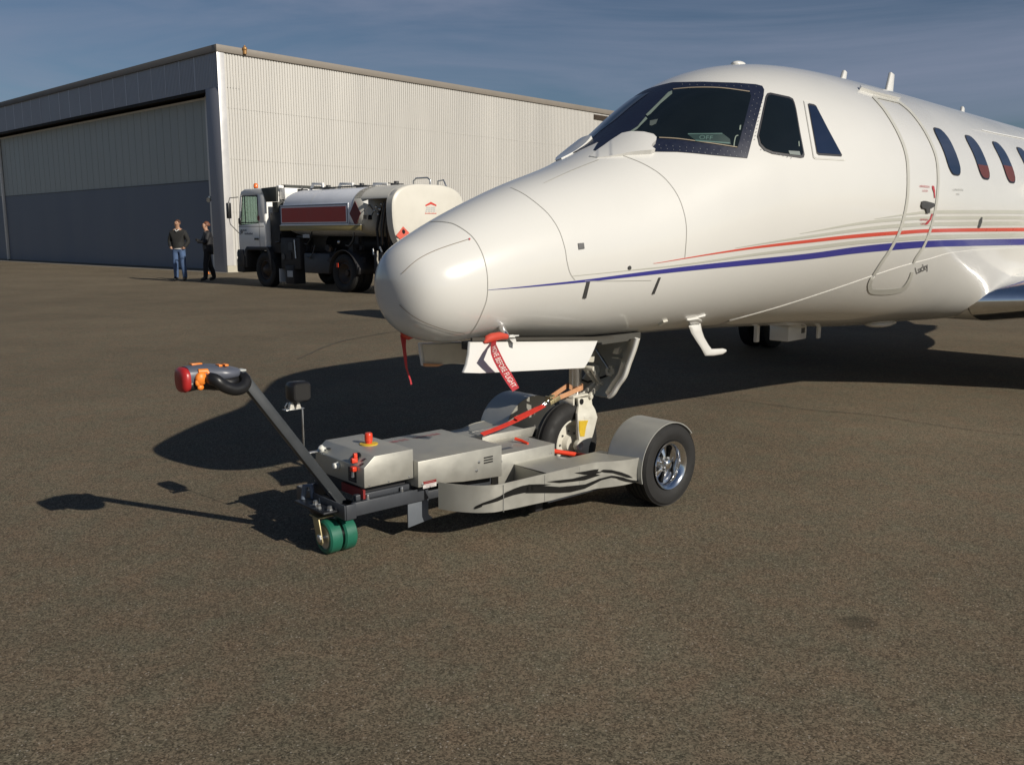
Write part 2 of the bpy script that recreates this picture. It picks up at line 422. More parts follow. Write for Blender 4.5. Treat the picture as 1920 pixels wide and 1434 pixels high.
# ================================================================== AIRCRAFT
AA = R(43.9); AXV = Vector((math.sin(AA), math.cos(AA), 0)); NV = Vector((-math.cos(AA), math.sin(AA), 0))
S0 = 2.5185
AF = Frame(AXV * S0 + NV * 3.18, AXV)
plane = thing('business_jet', 'white business jet with red, blue and grey side stripes and its nose over the tug', 'aeroplane', AF)

ST_X = [0, .05, .15, .3, .5, .8, 1.2, 1.6, 2.0, 2.3, 2.6, 3.0, 3.5, 4.2, 5.0, 6.0, 9.3, 11.0, 12.6, 13.6]
ST_T = [1.1759, 1.3186, 1.3776, 1.4487, 1.5308, 1.6395, 1.7609, 1.9401, 2.1848, 2.3374, 2.4198, 2.4755, 2.498, 2.505, 2.51, 2.51, 2.51, 2.47, 2.36, 2.2]
ST_B = [1.1759, 0.9756, 0.9079, 0.8752, 0.886, 0.8627, 0.8284, 0.8139, 0.8027, 0.7948, 0.7847, 0.7658, 0.735, 0.675, 0.635, 0.615, 0.66, 0.95, 1.35, 1.75]
ST_W = [0.0, 0.1763, 0.2441, 0.2892, 0.3286, 0.3916, 0.4742, 0.5623, 0.6755, 0.7756, 0.8415, 0.892, 0.93, 0.95, 0.95, 0.95, 0.95, 0.8, 0.5, 0.15]
def pchip(x, xp, yp):
    n = len(xp); i = 0
    while i < n - 2 and x > xp[i + 1]: i += 1
    h = [xp[k + 1] - xp[k] for k in range(n - 1)]; d = [(yp[k + 1] - yp[k]) / h[k] for k in range(n - 1)]
    def sl(k):
        if k == 0: return d[0]
        if k == n - 1: return d[-1]
        if d[k - 1] * d[k] <= 0: return 0
        w1 = 2 * h[k] + h[k - 1]; w2 = h[k] + 2 * h[k - 1]; return (w1 + w2) / (w1 / d[k - 1] + w2 / d[k])
    t = (x - xp[i]) / h[i]; a, b = sl(i), sl(i + 1)
    return (2 * t ** 3 - 3 * t ** 2 + 1) * yp[i] + (t ** 3 - 2 * t ** 2 + t) * h[i] * a + (-2 * t ** 3 + 3 * t ** 2) * yp[i + 1] + (t ** 3 - t ** 2) * h[i] * b
QX = [math.sqrt(x) for x in ST_X]
def fsec(x):
    q = math.sqrt(max(x, 0)); return pchip(q, QX, ST_T), pchip(q, QX, ST_B), pchip(q, QX, ST_W)
# smooth the section curves lightly so the skin has no ripples
XS = [(k / 60.0 * math.sqrt(2.8)) ** 2 for k in range(61)] + [2.8 + .1 * k for k in range(1, 109)]
RAW = [fsec(x) for x in XS]
def sm(arr, n):
    a = list(arr)
    for _ in range(n):
        b = a[:]
        for i in range(4, len(a) - 1): b[i] = a[i] * .5 + (a[i - 1] + a[i + 1]) * .25
        a = b
    return a
TT = sm([r[0] for r in RAW], 5); BB = sm([r[1] for r in RAW], 6); WW = sm([r[2] for r in RAW], 6)
NP = 128
def sec_ring(i):
    zc = (TT[i] + BB[i]) / 2; hz = (TT[i] - BB[i]) / 2
    return [Vector((XS[i], -WW[i] * math.sin(2 * math.pi * k / NP), zc + hz * math.cos(2 * math.pi * k / NP))) for k in range(NP)]
b = MB(); b.loft([sec_ring(i) if i else [Vector((0, -1e-4 * math.sin(2 * math.pi * k / NP), TT[0] + 1e-4 * math.cos(2 * math.pi * k / NP))) for k in range(NP)] for i in range(len(XS))])
fus = b.build('fuselage', WHITE, plane, smooth=60)
FS = Surf(AF, fus)
def lx(u, v):
    h = FS.px(u, v); return h[0]

def fdecal(poly, name, m, off=.003, step=7, thick=0, offfn=None, parent=None, mirror=False, clip=False):
    o = sheet(FS, mesh2d(poly, step=step), name, m, parent or plane, off, thick=thick, offfn=offfn, clipy=0 if clip else None)
    if mirror:
        me = o.data.copy()
        for v in me.vertices: v.co.y = -v.co.y
        me.flip_normals(); c = bpy.data.objects.new(name, me); COL.objects.link(c); c.parent = parent or plane
        return o, c
    return o
def fline(path, width, name, m, off=.0025, n=8, parent=None, mirror=False, surf=None):
    o = sheet(surf or FS, strip2d(path, width, n), name, m, parent or plane, off)
    if mirror:
        me = o.data.copy()
        for v in me.vertices: v.co.y = -v.co.y
        me.flip_normals(); c = bpy.data.objects.new(name, me); COL.objects.link(c); c.parent = parent or plane
    return o

# --- paint stripes: traced once on the port side, continued aft at constant height, repeated to starboard
def stripe(pts, name, m, zend=None, wend=None):
    loc = []
    for u, v, wd in pts:
        a = lx(u, v - wd / 2); c = lx(u, v + wd / 2); loc.append(((a.x + c.x) / 2, (a.z + c.z) / 2, a.z - c.z))
    zl, wl = loc[-1][1], loc[-1][2]
    loc += [(loc[-1][0] + 1.2, zl, wl), (loc[-1][0] + 2.6, zl, wl), (9.2, zl, wl), (11.0, zl + .06, wl * .7)] if loc[-1][0] < 6.4 else []
    for sg in (-1, 1):
        P = catmull(loc, 10); vs = []; fs = []
        for i, p in enumerate(P):
            vs += [(p[0], p[1] + p[2] / 2), (p[0], p[1] - p[2] / 2)]
            if i: k = 2 * i; fs.append((k - 2, k - 1, k + 1, k))
        bm = bmesh.new(); bv = [bm.verts.new((a, c, 0)) for a, c in vs]
        for f in fs: bm.faces.new([bv[i] for i in f])
        o = sheet(FS, bm, name, m, plane, .0022, mode='side', side=sg)
stripe([(915, 543.5, .6), (958, 540, 1.5), (1002, 536, 2.6), (1096, 526.5, 4.5), (1159, 518.8, 6), (1221, 511.3, 7.5), (1290, 503.3, 9), (1401, 492, 10.5), (1520, 480, 11.5), (1604, 469, 13), (1677, 462, 13.5), (1767, 456.5, 12), (1920, 453.5, 11.5)], 'blue_stripe', BLUE)
stripe([(1225, 493.5, .6), (1239, 492, 1), (1332, 476.5, 2.6), (1426, 462.7, 4.6), (1520, 451.8, 6.2), (1604, 442.8, 7), (1684, 436.6, 7), (1764, 432.2, 6.6), (1920, 430.6, 6.6)], 'red_stripe', SRED)
stripe([(1074, 517.5, 1), (1177, 507, 1.6), (1290, 495, 3), (1426, 475.8, 5), (1520, 464.8, 6.5), (1604, 454.8, 7), (1684, 448.5, 7), (1764, 444, 7.5), (1920, 440.8, 7.5)], 'grey_stripe', SGREY)
stripe([(1379, 465, 1), (1489, 447.5, 4), (1604, 431.5, 6), (1684, 423.5, 7), (1764, 420, 7), (1920, 419.2, 7)], 'grey_stripe', SGREY)
stripe([(1500, 438, .8), (1604, 420, 5), (1684, 411.5, 6), (1764, 408.8, 6), (1920, 408.6, 6)], 'grey_stripe', SGREY)
stripe([(1640, 410.5, .8), (1715, 400.2, 4.5), (1764, 397.5, 6), (1920, 398, 6.5)], 'grey_stripe', SGREY)

# --- skin joints and access panels
fline(z8([(372, 84), (410, 82), (460, 86), (520, 100), (600, 150), (650, 205), (690, 285), (713, 380), (718, 470), (712, 545), (690, 612), (650, 700), (600, 772)]), 1.1, 'radome_joint', LINE)
fline([(958, 352), (985, 366), (1016, 390), (1034, 409), (1049, 434), (1059, 465), (1063, 490), (1069, 512), (1078, 525)], .8, 'baggage_door_joint', LINE)
fline([(1150, 286), (1173, 294), (1207, 308), (1239, 328), (1264, 356), (1279, 387), (1287, 428), (1284, 483)], .8, 'nose_joint_and_glint', LINE)
fline(z8([(205, 393), (300, 310), (420, 250), (600, 190)]), 1.3, 'radome_lightning_strip', mat('brown_strip', (.30, .26, .22), .5))
fline(z8([(190, 580), (260, 640), (350, 690), (480, 735), (580, 752)]), 1.3, 'radome_lightning_strip', mat('brown_strip', (.30, .26, .22), .5))
fline([(1020, 344), (1070, 321), (1123, 300)], 1.0, 'nose_joint_and_glint', LINE)  # no joint: painted line for the highlight along the nose crease
fline(z8([(1300, 437), (1500, 437), (1700, 433)]), .8, 'nose_joint_and_glint', LINE)
fdecal(z8([(1258, 213), (1293, 210), (1297, 245), (1263, 250)]), 'access_latch', DSTEEL, .004, 6, thick=.004)
fdecal([(1180 + 3.2 * math.cos(t * .52), 502 + 4 * math.sin(t * .52)) for t in range(12)], 'static_port', DSTEEL, .004, 4)
fdecal(z8([(1311, 442), (1329, 442), (1306, 540), (1287, 538)]), 'door_latch', DSTEEL, .005, 5, thick=.005)
fdecal(z8([(1742, 418), (1754, 416), (1716, 514), (1703, 513)]), 'door_latch', DSTEEL, .005, 5, thick=.005)
fdecal([(878, 448), (881, 447), (882, 450), (880, 451.5)], 'red_dot', TEXTR, .004, 4)
fdecal(z5([(896, 822), (902, 790), (914, 766), (921, 768), (918, 795), (908, 822), (901, 826)]), 'oval_port', DSTEEL, .005, 5)
fdecal([(1234, 607), (1243, 601), (1251, 599), (1246, 603), (1238, 608)], 'drain_scoop', GEARG, .012, 5, thick=.01)

# --- cockpit glazing (port traced, starboard mirrored)
wsf = z4([(300, 583), (330, 535), (420, 420), (500, 325), (560, 268), (640, 215), (700, 186), (780, 178), (950, 175), (1150, 181), (1270, 190), (1308, 200), (1320, 222), (1316, 260), (1270, 430), (1218, 631), (1100, 621), (1000, 612), (900, 602), (800, 594), (640, 592), (400, 612)])
frm = fdecal(wsf, 'windshield_frame', NAVY, .004, 6, clip=True, mirror=True, thick=.004)
pane = z4([(470, 505), (560, 450), (618, 380), (700, 300), (773, 224), (900, 216), (1060, 218), (1232, 238), (1240, 262), (1200, 420), (1158, 572), (1060, 556), (940, 540), (800, 522), (690, 515), (560, 515)])
wp = fdecal(pane, 'windshield_pane', PANE, .0065, 6, parent=frm[0])
me = wp.data.copy()
for v in me.vertices: v.co.y = -v.co.y
me.flip_normals(); c = bpy.data.objects.new('windshield_pane', me); COL.objects.link(c); c.parent = frm[1]
fline(z4([(776, 222), (900, 212), (1060, 214), (1232, 236)]), 1.6, 'sealant_bead', mat('tan_sealant', (.30, .25, .18), .6), .0072, parent=frm[0])
fline(z4([(690, 512), (800, 518), (940, 536), (1060, 553), (1156, 568)]), 1.6, 'sealant_bead', mat('tan_sealant', (.30, .25, .18), .6), .0072, parent=frm[0])
fdecal(z4([(748, 240), (770, 232), (770, 250), (700, 310), (640, 372), (622, 384), (612, 376), (680, 310)]), 'inner_post', PILLAR, .0075, 6, parent=wp)
fdecal(z4([(612, 388), (622, 400), (560, 462), (500, 500), (478, 502), (560, 448)]), 'inner_post', PILLAR, .0075, 6, parent=wp)
fdecal(z4([(636, 412), (684, 402), (672, 430), (648, 442), (634, 440)]), 'compass_bracket', mat('dim_bracket', (.10, .12, .11), .5), .0075, 6, parent=wp)
fdecal(z4([(1172, 438), (1180, 436), (1176, 464), (1168, 465)]), 'window_latch', PILLAR, .0075, 4, parent=wp)
fline(z4([(1162, 498), (1148, 504), (1140, 530), (1136, 562)]), 1.8, 'window_latch', PILLAR, .0075, 4, parent=wp)
TEAL = mat('pale_teal_placard', (.018, .040, .038), .5); TEALT = mat('teal_placard_lettering', (.09, .16, .145), .5)
fdecal(z4([(855, 490), (1065, 484), (1112, 520), (1118, 552), (1060, 548), (905, 528)]), 'cockpit_placard', TEAL, .0074, 6, parent=wp)
vv, ff = text2d('OFF', *z4([(925, 522)])[0], 11, -3, .1, 1.35)
sheet(FS, mesh2d(verts=vv, faces=ff, step=6), 'placard_lettering', TEALT, wp, .0082)
for (a, c, d) in (((862, 491), (1066, 488), 1.5), ((905, 530), (1110, 545), 2.2)):
    fline(z4([a, ((a[0] + c[0]) / 2, (a[1] + c[1]) / 2), c]), d, 'placard_lettering', TEALT, .0082, 3, parent=wp)
# rivets round the frame
RPAR = frm[0]
def rivet(u, v, r=.0028):
    h = FS.px(u, v); rb = MB()
    if h: rb.lathe(h[0] + h[1] * .0045, h[1], [(0, r), (.0018, r * .8), (.0024, .0003)], 7); rb.build('rivet', mat('dull_rivet', (.22, .23, .26), .5, .3), RPAR)
def rivrow(p, q, n):
    p, q = z4([p, q])
    for k in range(n): t = k / (n - 1); rivet(p[0] + (q[0] - p[0]) * t, p[1] + (q[1] - p[1]) * t)
rivrow((700, 575), (1190, 622), 14); rivrow((690, 555), (1180, 598), 13); rivrow((1290, 240), (1205, 600), 12); rivrow((1262, 250), (1180, 590), 11)
rivrow((830, 192), (1270, 205), 11)
# bleed-air fairings at the windshield foot
def bump(poly, hi, lo, h):
    def f(u, v):
        # rises from the front-lower edge to the rear edge
        t = ((u - lo[0]) * (hi[0] - lo[0]) + (v - lo[1]) * (hi[1] - lo[1])) / ((hi[0] - lo[0]) ** 2 + (hi[1] - lo[1]) ** 2)
        t = max(0, min(1, t)); return .006 + h * t * t * (3 - 2 * t)
    return f
fp = z4([(275, 622), (320, 585), (400, 535), (470, 500), (520, 494), (600, 499), (655, 512), (672, 530), (668, 548), (645, 570), (640, 584), (662, 600), (640, 606), (520, 612), (400, 624), (320, 630)])
fdecal(fp, 'bleed_air_fairing', WHITE, .01, 5, thick=.05, offfn=bump(fp, z4([(600, 500)])[0], z4([(330, 628)])[0], .022), mirror=True)
# --- side windows
sw1 = z4([(1278, 500), (1300, 400), (1330, 262), (1340, 243), (1358, 240), (1470, 264), (1492, 276), (1502, 300), (1512, 340), (1536, 480), (1561, 610), (1556, 627), (1540, 630), (1370, 606), (1320, 585), (1290, 552)])
def grow(p, k):
    cx = sum(a for a, _ in p) / len(p); cy = sum(c for _, c in p) / len(p)
    return [(cx + (a - cx) * (1 + k), cy + (c - cy) * (1 + k)) for a, c in p]
f1 = fdecal(sw1, 'side_window_frame', mat('window_gasket', (.03, .03, .035), .5), .004, 6, thick=.003, mirror=True)
for i, fr_ in enumerate(f1):
    o = fdecal(grow(sw1, -.075), 'side_window_pane', PANE, .0065, 6, parent=fr_)
    if i: 
        for v in o.data.vertices: v.co.y = -v.co.y
        o.data.flip_normals()
fdecal(z4([(1462, 588), (1528, 592), (1534, 616), (1470, 610)]), 'window_sticker', mat('grey_sticker', (.16, .19, .18), .5), .0075, 6, parent=f1[0])
fline(z4([(1524, 532), (1526, 562)]), 1.6, 'window_latch', PILLAR, .0075, 3, parent=f1[0])
RPAR = f1[0]
for p, q, n in (((1315, 258), (1262, 520), 13), ((1300, 580), (1480, 630), 9)): rivrow(p, q, n)
sw2f = z4([(1556, 288), (1566, 283), (1630, 296), (1644, 304), (1806, 640), (1800, 646), (1625, 636), (1614, 628)])
sw2 = z4([(1581, 314), (1590, 310), (1618, 316), (1630, 324), (1700, 460), (1780, 608), (1776, 618), (1644, 610), (1632, 600)])
fdecal(sw2f, 'side_window_frame', mat('window_surround_paint', (.66, .65, .60), .4), .003, 6, mirror=True)
f2 = fdecal(grow(sw2f, -.035), 'side_window_frame', WHITE, .0045, 6, mirror=True)
for i, fr_ in enumerate(f2):
    o = fdecal(grow(sw2, .03), 'window_gasket', mat('window_gasket', (.03, .03, .035), .5), .006, 6, parent=fr_)
    o2 = fdecal(grow(sw2, -.05), 'side_window_pane', CPANE, .0075, 6, parent=fr_)
    if i:
        for q in (o, o2):
            for v in q.data.vertices: v.co.y = -v.co.y
            q.data.flip_normals()
# --- cabin windows: same opening repeated along the cabin
c1 = [lx(*p) for p in z5([(745, 335), (745, 470)])]
a1, a3 = lx(*z5([(746, 418)])[0]), lx(*z5([(1050, 476)])[0])
pitch = (a3.x - a1.x) / 2; zt_ = lx(*z5([(705, 306)])[0]).z + .01; zb_ = lx(*z5([(788, 532)])[0]).z - .01
ww = (lx(*z5([(786, 420)])[0]).x - lx(*z5([(724, 420)])[0]).x) * .96
print('cabin windows', a1, a3, pitch, zt_, zb_, ww)
pitch = max(.5, min(.8, pitch))
for sg in (-1, 1):
    for k in range(7):
        cx = a1.x + k * pitch
        cw = sheet(FS, mesh2d(rrect(cx - ww / 2 - .008, zb_ - .008, cx + ww / 2 + .008, zt_ + .008, ww * .36), step=.05), 'cabin_window_frame', mat('window_gasket', (.03, .03, .035), .5), plane, .003, mode='side', side=sg)
        sheet(FS, mesh2d(rrect(cx - ww / 2, zb_, cx + ww / 2, zt_, ww * .35), step=.05), 'cabin_window_pane', CPANE, cw, .005, mode='side', side=sg)
        if k in (1, 2, 4):
            hgt = .10 if k == 1 else .13
            p = [q for q in rrect(cx - ww / 2 + .004, zb_ + .004, cx + ww / 2 - .004, zt_ - .004, ww * .34) if q[1] < zb_ + hgt] 
            p = [(cx - ww / 2 + .004, zb_ + hgt)] + p + [(cx + ww / 2 - .004, zb_ + hgt)]
            sheet(FS, mesh2d(p, step=.05), 'window_blind', SHADE, cw, .006, mode='side', side=sg)
# --- cabin door
dpath = z5([(334, 118), (400, 196), (470, 315), (512, 430), (523, 555), (515, 690), (482, 828), (430, 935), (380, 1010), (338, 1078)])
fline([(a, c, 5.0) for a, c in dpath], 5, 'door_outline', LGREY, .0042, 6)
fline([(a, c, 4.2) for a, c in z5([(545, 1062), (560, 995), (610, 915), (652, 800), (677, 670), (684, 540), (668, 425), (610, 300), (540, 205), (478, 152)])], 4, 'door_outline', LGREY, .0042, 6)
fline([(a, c, 4.0) for a, c in z5([(334, 120), (400, 133), (478, 152)])], 4, 'door_outline', LGREY, .0042, 5)
dh = fdecal(z5([(592, 684), (606, 679), (655, 692), (660, 702), (650, 716), (634, 716), (632, 744), (616, 745), (612, 722), (594, 718), (588, 704)]), 'door_handle', DSTEEL, .012, 4, thick=.01)
def ftext(s, x, y, size, m, ang=0, shear=0, sx=1, surf=FS, parent=plane, name='lettering', off=.004):
    u, v = z5([(x, y)])[0]; vv, ff = text2d(s, u, v, size, ang, shear, sx)
    return sheet(surf, mesh2d(verts=vv, faces=ff, step=8), name, m, parent, off)
ftext('VERRIEGELN', 582, 606, 5.6, TEXTR, -4, 0, .62); ftext('LOCK', 598, 630, 5.6, TEXTR, -4, 0, .7)
ftext('OEFFNEN', 584, 786, 5.4, TEXTR, 0, 0, .66); ftext('OPEN', 588, 808, 5.4, TEXTR, 0, 0, .8)
fdecal(z5([(650, 598), (661, 600), (666, 625), (667, 664), (662, 664), (659, 635), (652, 615)]), 'door_arrow', TEXTR, .004, 5)
fdecal(z5([(648, 748), (654, 750), (645, 780), (625, 806), (612, 808), (618, 795), (635, 780)]), 'door_arrow', TEXTR, .004, 5)
ftext('CITATION', 762, 626, 5.8, TEXTG, -1, 0, .72); ftext('XLS', 780, 648, 5.4, TEXTG, 0, 0, .7)
# drip rail over the door
dr = fdecal(z5([(258, 74), (300, 78), (470, 128), (478, 136), (465, 139), (330, 106), (262, 84)]), 'drip_rail', WHITE, .022, 5, thick=.02)
# rear centre crown line
fline(z5([(920, 300), (1000, 318), (1147, 347)]), 1.6, 'crown_joint', mat('crown_joint_paint', (.85, .84, .8), .3), .004, 4)

# --- wing-body fairing
fl = [(1284, 618), (1340, 607), (1400, 592), (1460, 575), (1520, 556), (1580, 536), (1635, 517), (1694, 498), (1740, 486), (1778, 475)]
fz = []
for u, v in fl:
    h = FS.px(u, v)
    if h: fz.append((h[0].x, h[0].z))
print('fairing edge', [(round(a, 2), round(c, 2)) for a, c in fz])
fz = sorted(fz); fz += [(fz[-1][0] + .8, fz[-1][1] + .02), (9.0, fz[-1][1] + .02), (10.6, fz[-1][1] - .1)]
def fairtop(x): return pchip(x, [a for a, _ in fz], [c for _, c in fz])
def fring(x, K=26):
    i = min(range(len(XS)), key=lambda k: abs(XS[k] - x)); zc = (TT[i] + BB[i]) / 2; hz = (TT[i] - BB[i]) / 2; W_ = WW[i]
    zt = min(max(fairtop(x), BB[i] + .02), zc + hz * .5); ca = max(-1, min(1, (zt - zc) / hz)); a0 = math.acos(ca)
    amp = pchip(x, [2.8, 4.0, 5.0, 5.8, 8.6, 9.8, 10.6], [0, .01, .05, .11, .11, .05, 0])
    out = []
    for k in range(K + 1):
        a = a0 + (math.pi - a0) * k / K; f = k / K
        o = .004 + amp * math.sin(math.pi * min(1, f * 1.25)) ** 1.3 * (1 if f < .8 else 1)
        n = Vector((0, -math.sin(a) / W_, math.cos(a) / hz)).normalized()
        out.append(Vector((XS[i], -W_ * math.sin(a), zc + hz * math.cos(a))) + n * o)
    return out
rings = []
for i in range(len(XS)):
    if fz[0][0] + .05 < XS[i] < 10.6:
        r = fring(XS[i]); rings.append(r + [Vector((p.x, -p.y, p.z)) for p in reversed(r[:-1])])
b = MB(); b.loft(rings, caps=False, closed=False)
# thin return lip to the skin along the upper edge
lip = [[r[0], Vector((r[0].x, r[0].y * .965, r[0].z + .0005))] for r in rings]; b.loft(lip, caps=False, closed=False)
lip2 = [[r[-1], Vector((r[-1].x, r[-1].y * .965, r[-1].z + .004))] for r in rings]; b.loft(lip2, caps=False, closed=False)
fair = b.build('wing_body_fairing', WHITE, plane, smooth=40)
FFS = Surf(AF, fair)
fline([(a, c, d) for (a, c), d in zip(z5([(340, 1072), (318, 1120), (318, 1150), (334, 1166), (400, 1168), (470, 1160), (505, 1145), (530, 1105), (545, 1060)]), (5.5, 7, 8, 9, 10, 9, 8, 6, 5))], 6, 'door_outline', LGREY, .004, 6, surf=FFS)
vv, ff = text2d('Lucky', *z5([(566, 1072)])[0], 17.5, 24, .25, .62)
sheet(FFS, mesh2d(verts=vv, faces=ff, step=6), 'name_lettering', TEXTD, plane, .003)

# --- wings
def airfoil(lat, xle, ch, z, th, sg, n=22):
    pts = []
    for k in range(n + 1):
        t = (1 - math.cos(math.pi * k / n)) / 2
        y = 5 * th * (.2969 * math.sqrt(t) - .126 * t - .3516 * t * t + .2843 * t ** 3 - .1036 * t ** 4)
        pts.append((t, y))
    up = [Vector((xle + t * ch, sg * lat, z + y * ch * 1.05)) for t, y in reversed(pts)]
    lo = [Vector((xle + t * ch, sg * lat, z - y * ch * .85)) for t, y in pts[1:-1]]
    return up + lo
WS = [(.35, 5.49, 3.45, .82, .14), (.70, 5.56, 3.38, .82, .145), (1.2, 5.92, 2.99, .84, .13), (1.8, 6.22, 2.67, .88, .115), (2.5, 6.50, 2.35, .925, .10), (5.0, 6.74, 1.65, 1.12, .10), (7.7, 6.98, 1.02, 1.33, .10), (7.95, 7.12, .70, 1.35, .07)]
for sg in (-1, 1):
    b = MB(); b.loft([airfoil(*s, sg) for s in WS]); wg = b.build('wing', WHITE, plane, smooth=40)
    b = MB(); rings = []
    for s in WS[1:-1]:
        lat, xle, ch, z, th = s; r = []
        for k in range(-9, 10):
            f = abs(k) / 9; t = (f ** 2) * (.115 + .02 * (3.3 / ch - 1)); y = 5 * th * (.2969 * math.sqrt(t) - .126 * t - .3516 * t * t)
            sc = 1.05 if k < 0 else .85
            r.append(Vector((xle - .006 + t * ch, sg * lat, z + (-1 if k > 0 else 1) * (y * ch * sc + .005))))
        rings.append(r)
    b.loft(rings, caps=False, closed=False)
    # rounded inboard end of the boot
    e0 = rings[0]; e1 = [Vector((p.x + .05, sg * (abs(p.y) - .07), WS[1][3] + (p.z - WS[1][3]) * .82)) for p in e0]; b.loft([e0, e1], caps=False, closed=False)
    b.build('leading_edge', CHROME, wg, smooth=50)
    # main gear
    gx, gy = 7.52, sg * 2.35
    b = MB(); b.cyl((gx, gy, 1.0), (gx, gy, .45), .055); b.bar((gx, gy, .5), (gx + .22, gy, .30), .08, .1); b.cyl((gx + .22, gy - .16, .30), (gx + .22, gy + .16, .30), .03)
    leg = b.build('main_gear_leg', GEARW, plane, smooth=40)
    b = MB(); b.box((gx - .22, gy - sg * .02 - .01, .42), (gx + .2, gy - sg * .02 + .01, .92)); b.build('gear_door', WHITE, leg, bevel=.01)
    for s2 in (-1, 1):
        wheel(leg, (gx + .22, gy + s2 * .11, .30), (0, 1, 0), .30, .15, .13, name='tyre')
        b = MB(); b.lathe((gx + .22, gy + s2 * .11, .30), (0, 1, 0), [(-.05, .02), (-.05, .13), (.05, .13), (.05, .02)], 24); b.build('rim', GEARW, leg, smooth=40)
# engines and tail (off to the right, seen in the shadows and from the side)
for sg in (-1, 1):
    b = MB(); cx, cy, cz = 9.3, sg * 1.42, 2.05
    prof = [(0.05, .30), (0, .36), (.06, .41), (.4, .46), (1.2, .47), (2.2, .40), (2.8, .31), (2.78, .28), (2.5, .25)]
    b.lathe((cx, cy, cz), (1, 0, 0), prof, 40); e = b.build('engine_nacelle', WHITE, plane, smooth=40)
    b = MB(); b.lathe((cx - .004, cy, cz), (1, 0, 0), [(.05, .30), (-.004, .365), (.07, .42)], 40); b.build('intake_lip', CHROME, e, smooth=60)
    b = MB(); b.lathe((cx + .02, cy, cz), (1, 0, 0), [(.0, .01), (.25, .1), (.26, .33), (.30, .33)], 30); b.build('fan', DSTEEL, e, smooth=40)
    b = MB(); b.box((cx + .7, min(sg * .6, sg * 1.1), cz - .06), (cx + 2.0, max(sg * .6, sg * 1.1), cz + .06)); b.build('pylon', WHITE, e, bevel=.02)
    b = MB(); b.loft([airfoil(.05, 14.2, 1.35, 2.85, .09, sg, 12), airfoil(2.7, 15.0, .65, 2.9, .09, sg, 12)]); b.build('tailplane', WHITE, plane, smooth=40)
b = MB()
def finsec(z, x, c, th):
    n = 12; pts = []
    for k in range(n + 1):
        t = (1 - math.cos(math.pi * k / n)) / 2; y = 5 * th * (.2969 * math.sqrt(t) - .126 * t - .3516 * t * t + .2843 * t ** 3 - .1036 * t ** 4); pts.append((t, y))
    return [Vector((x + t * c, y * c, z)) for t, y in reversed(pts)] + [Vector((x + t * c, -y * c, z)) for t, y in pts[1:-1]]
b.loft([finsec(1.9, 10.4, 3.0, .09), finsec(2.6, 11.6, 2.6, .09), finsec(5.1, 14.2, 1.3, .09)]); b.build('tail_fin', WHITE, plane, smooth=40)

# --- aerials and lights on the crown
def crown(u, v):
    # point on the crown nearest the silhouette at this column
    for k in range(40):
        h = FS.px(u, v + k * 1.0)
        if h: return h[0]
h = crown(1443, 121); b = MB(); b.ball((h.x, 0, fsec(h.x)[0] + .0), .042, 16, (1.6, 1, .55)); 
b.build('beacon_light', WHITE, plane, smooth=60)
def blade(u0, v0, name, hgt, ch, sweep, th=.012, m=WHITE):
    p = crown(u0, v0); z = fsec(p.x)[0] - .02; y0 = 0
    q = Vector((p.x, 0, z))
    b = MB(); b.prism([(0, 0), (ch, 0), (sweep + ch * .78, hgt), (sweep + ch * .3, hgt + .012)], lambda a, c, t: q + Vector((a, t, c)), -th, th)
    return b.build(name, m, plane, bevel=.006)
blade(1662, 168, 'blade_aerial', .13, .10, .05); blade(1752, 193, 'blade_aerial', .22, .16, .05)
bpart = blade(1882, 232, 'blade_aerial', .12, .12, .01)
h = crown(1852, 224); b = MB(); b.ball((h.x, 0, fsec(h.x)[0]), .05, 16, (2.2, 1, .6)); b.build('crown_aerial', WHITE, plane, smooth=60)

# --- pitot probe, angle probes, ice detector under the nose
P0 = lx(938, 612)
def pt(u, v, y): return AF.Y(u, v, y)
yp = P0.y
b = MB(); b.tube([P0 + Vector((.02, .02, .02)), pt(944, 622, yp - .03), pt(953, 634, yp - .06)], [.020, .017, .012], 14); pm = b.build('pitot_mast', CHROME, plane, smooth=50)
b = MB(); b.tube([pt(955, 636, yp - .06), pt(930, 632, yp - .06), pt(905, 637, yp - .06)], [.011, .012, .007], 14); b.build('probe_tube', CHROME, pm, smooth=50)
b = MB(); q0, q1, q2, q3 = pt(949, 629, yp - .05), pt(962, 627, yp - .05), pt(967, 646, yp - .10), pt(961, 643, yp - .10)
b.loft([[q0, q1, q2, q3], [p + Vector((0, -.012, -.004)) for p in (q0, q1, q2, q3)]]); b.build('probe_fin', WHITE, pm, bevel=.003)
b = MB(); q0, q1, q2, q3 = pt(952, 628, yp - .06), pt(974, 628, yp - .06), pt(973, 630.5, yp - .06), pt(955, 632, yp - .06)
b.loft([[q0, q1, q2, q3], [p + Vector((0, .03, -.002)) for p in (q0, q1, q2, q3)]]); b.build('probe_fin', WHITE, pm, bevel=.002)
b = MB(); b.tube([Vector((p.x, -p.y, p.z)) for p in (P0 + Vector((.02, .02, .02)), pt(944, 622, yp - .03), pt(953, 634, yp - .06))], [.020, .017, .012], 14); pm2 = b.build('pitot_mast', CHROME, plane, smooth=50)
b = MB(); b.tube([Vector((p.x, -p.y, p.z)) for p in (pt(955, 636, yp - .06), pt(930, 632, yp - .06), pt(905, 637, yp - .06))], [.011, .012, .007], 14); b.build('probe_tube', CHROME, pm2, smooth=50)
PROBE = pt(918, 634, yp - .06)
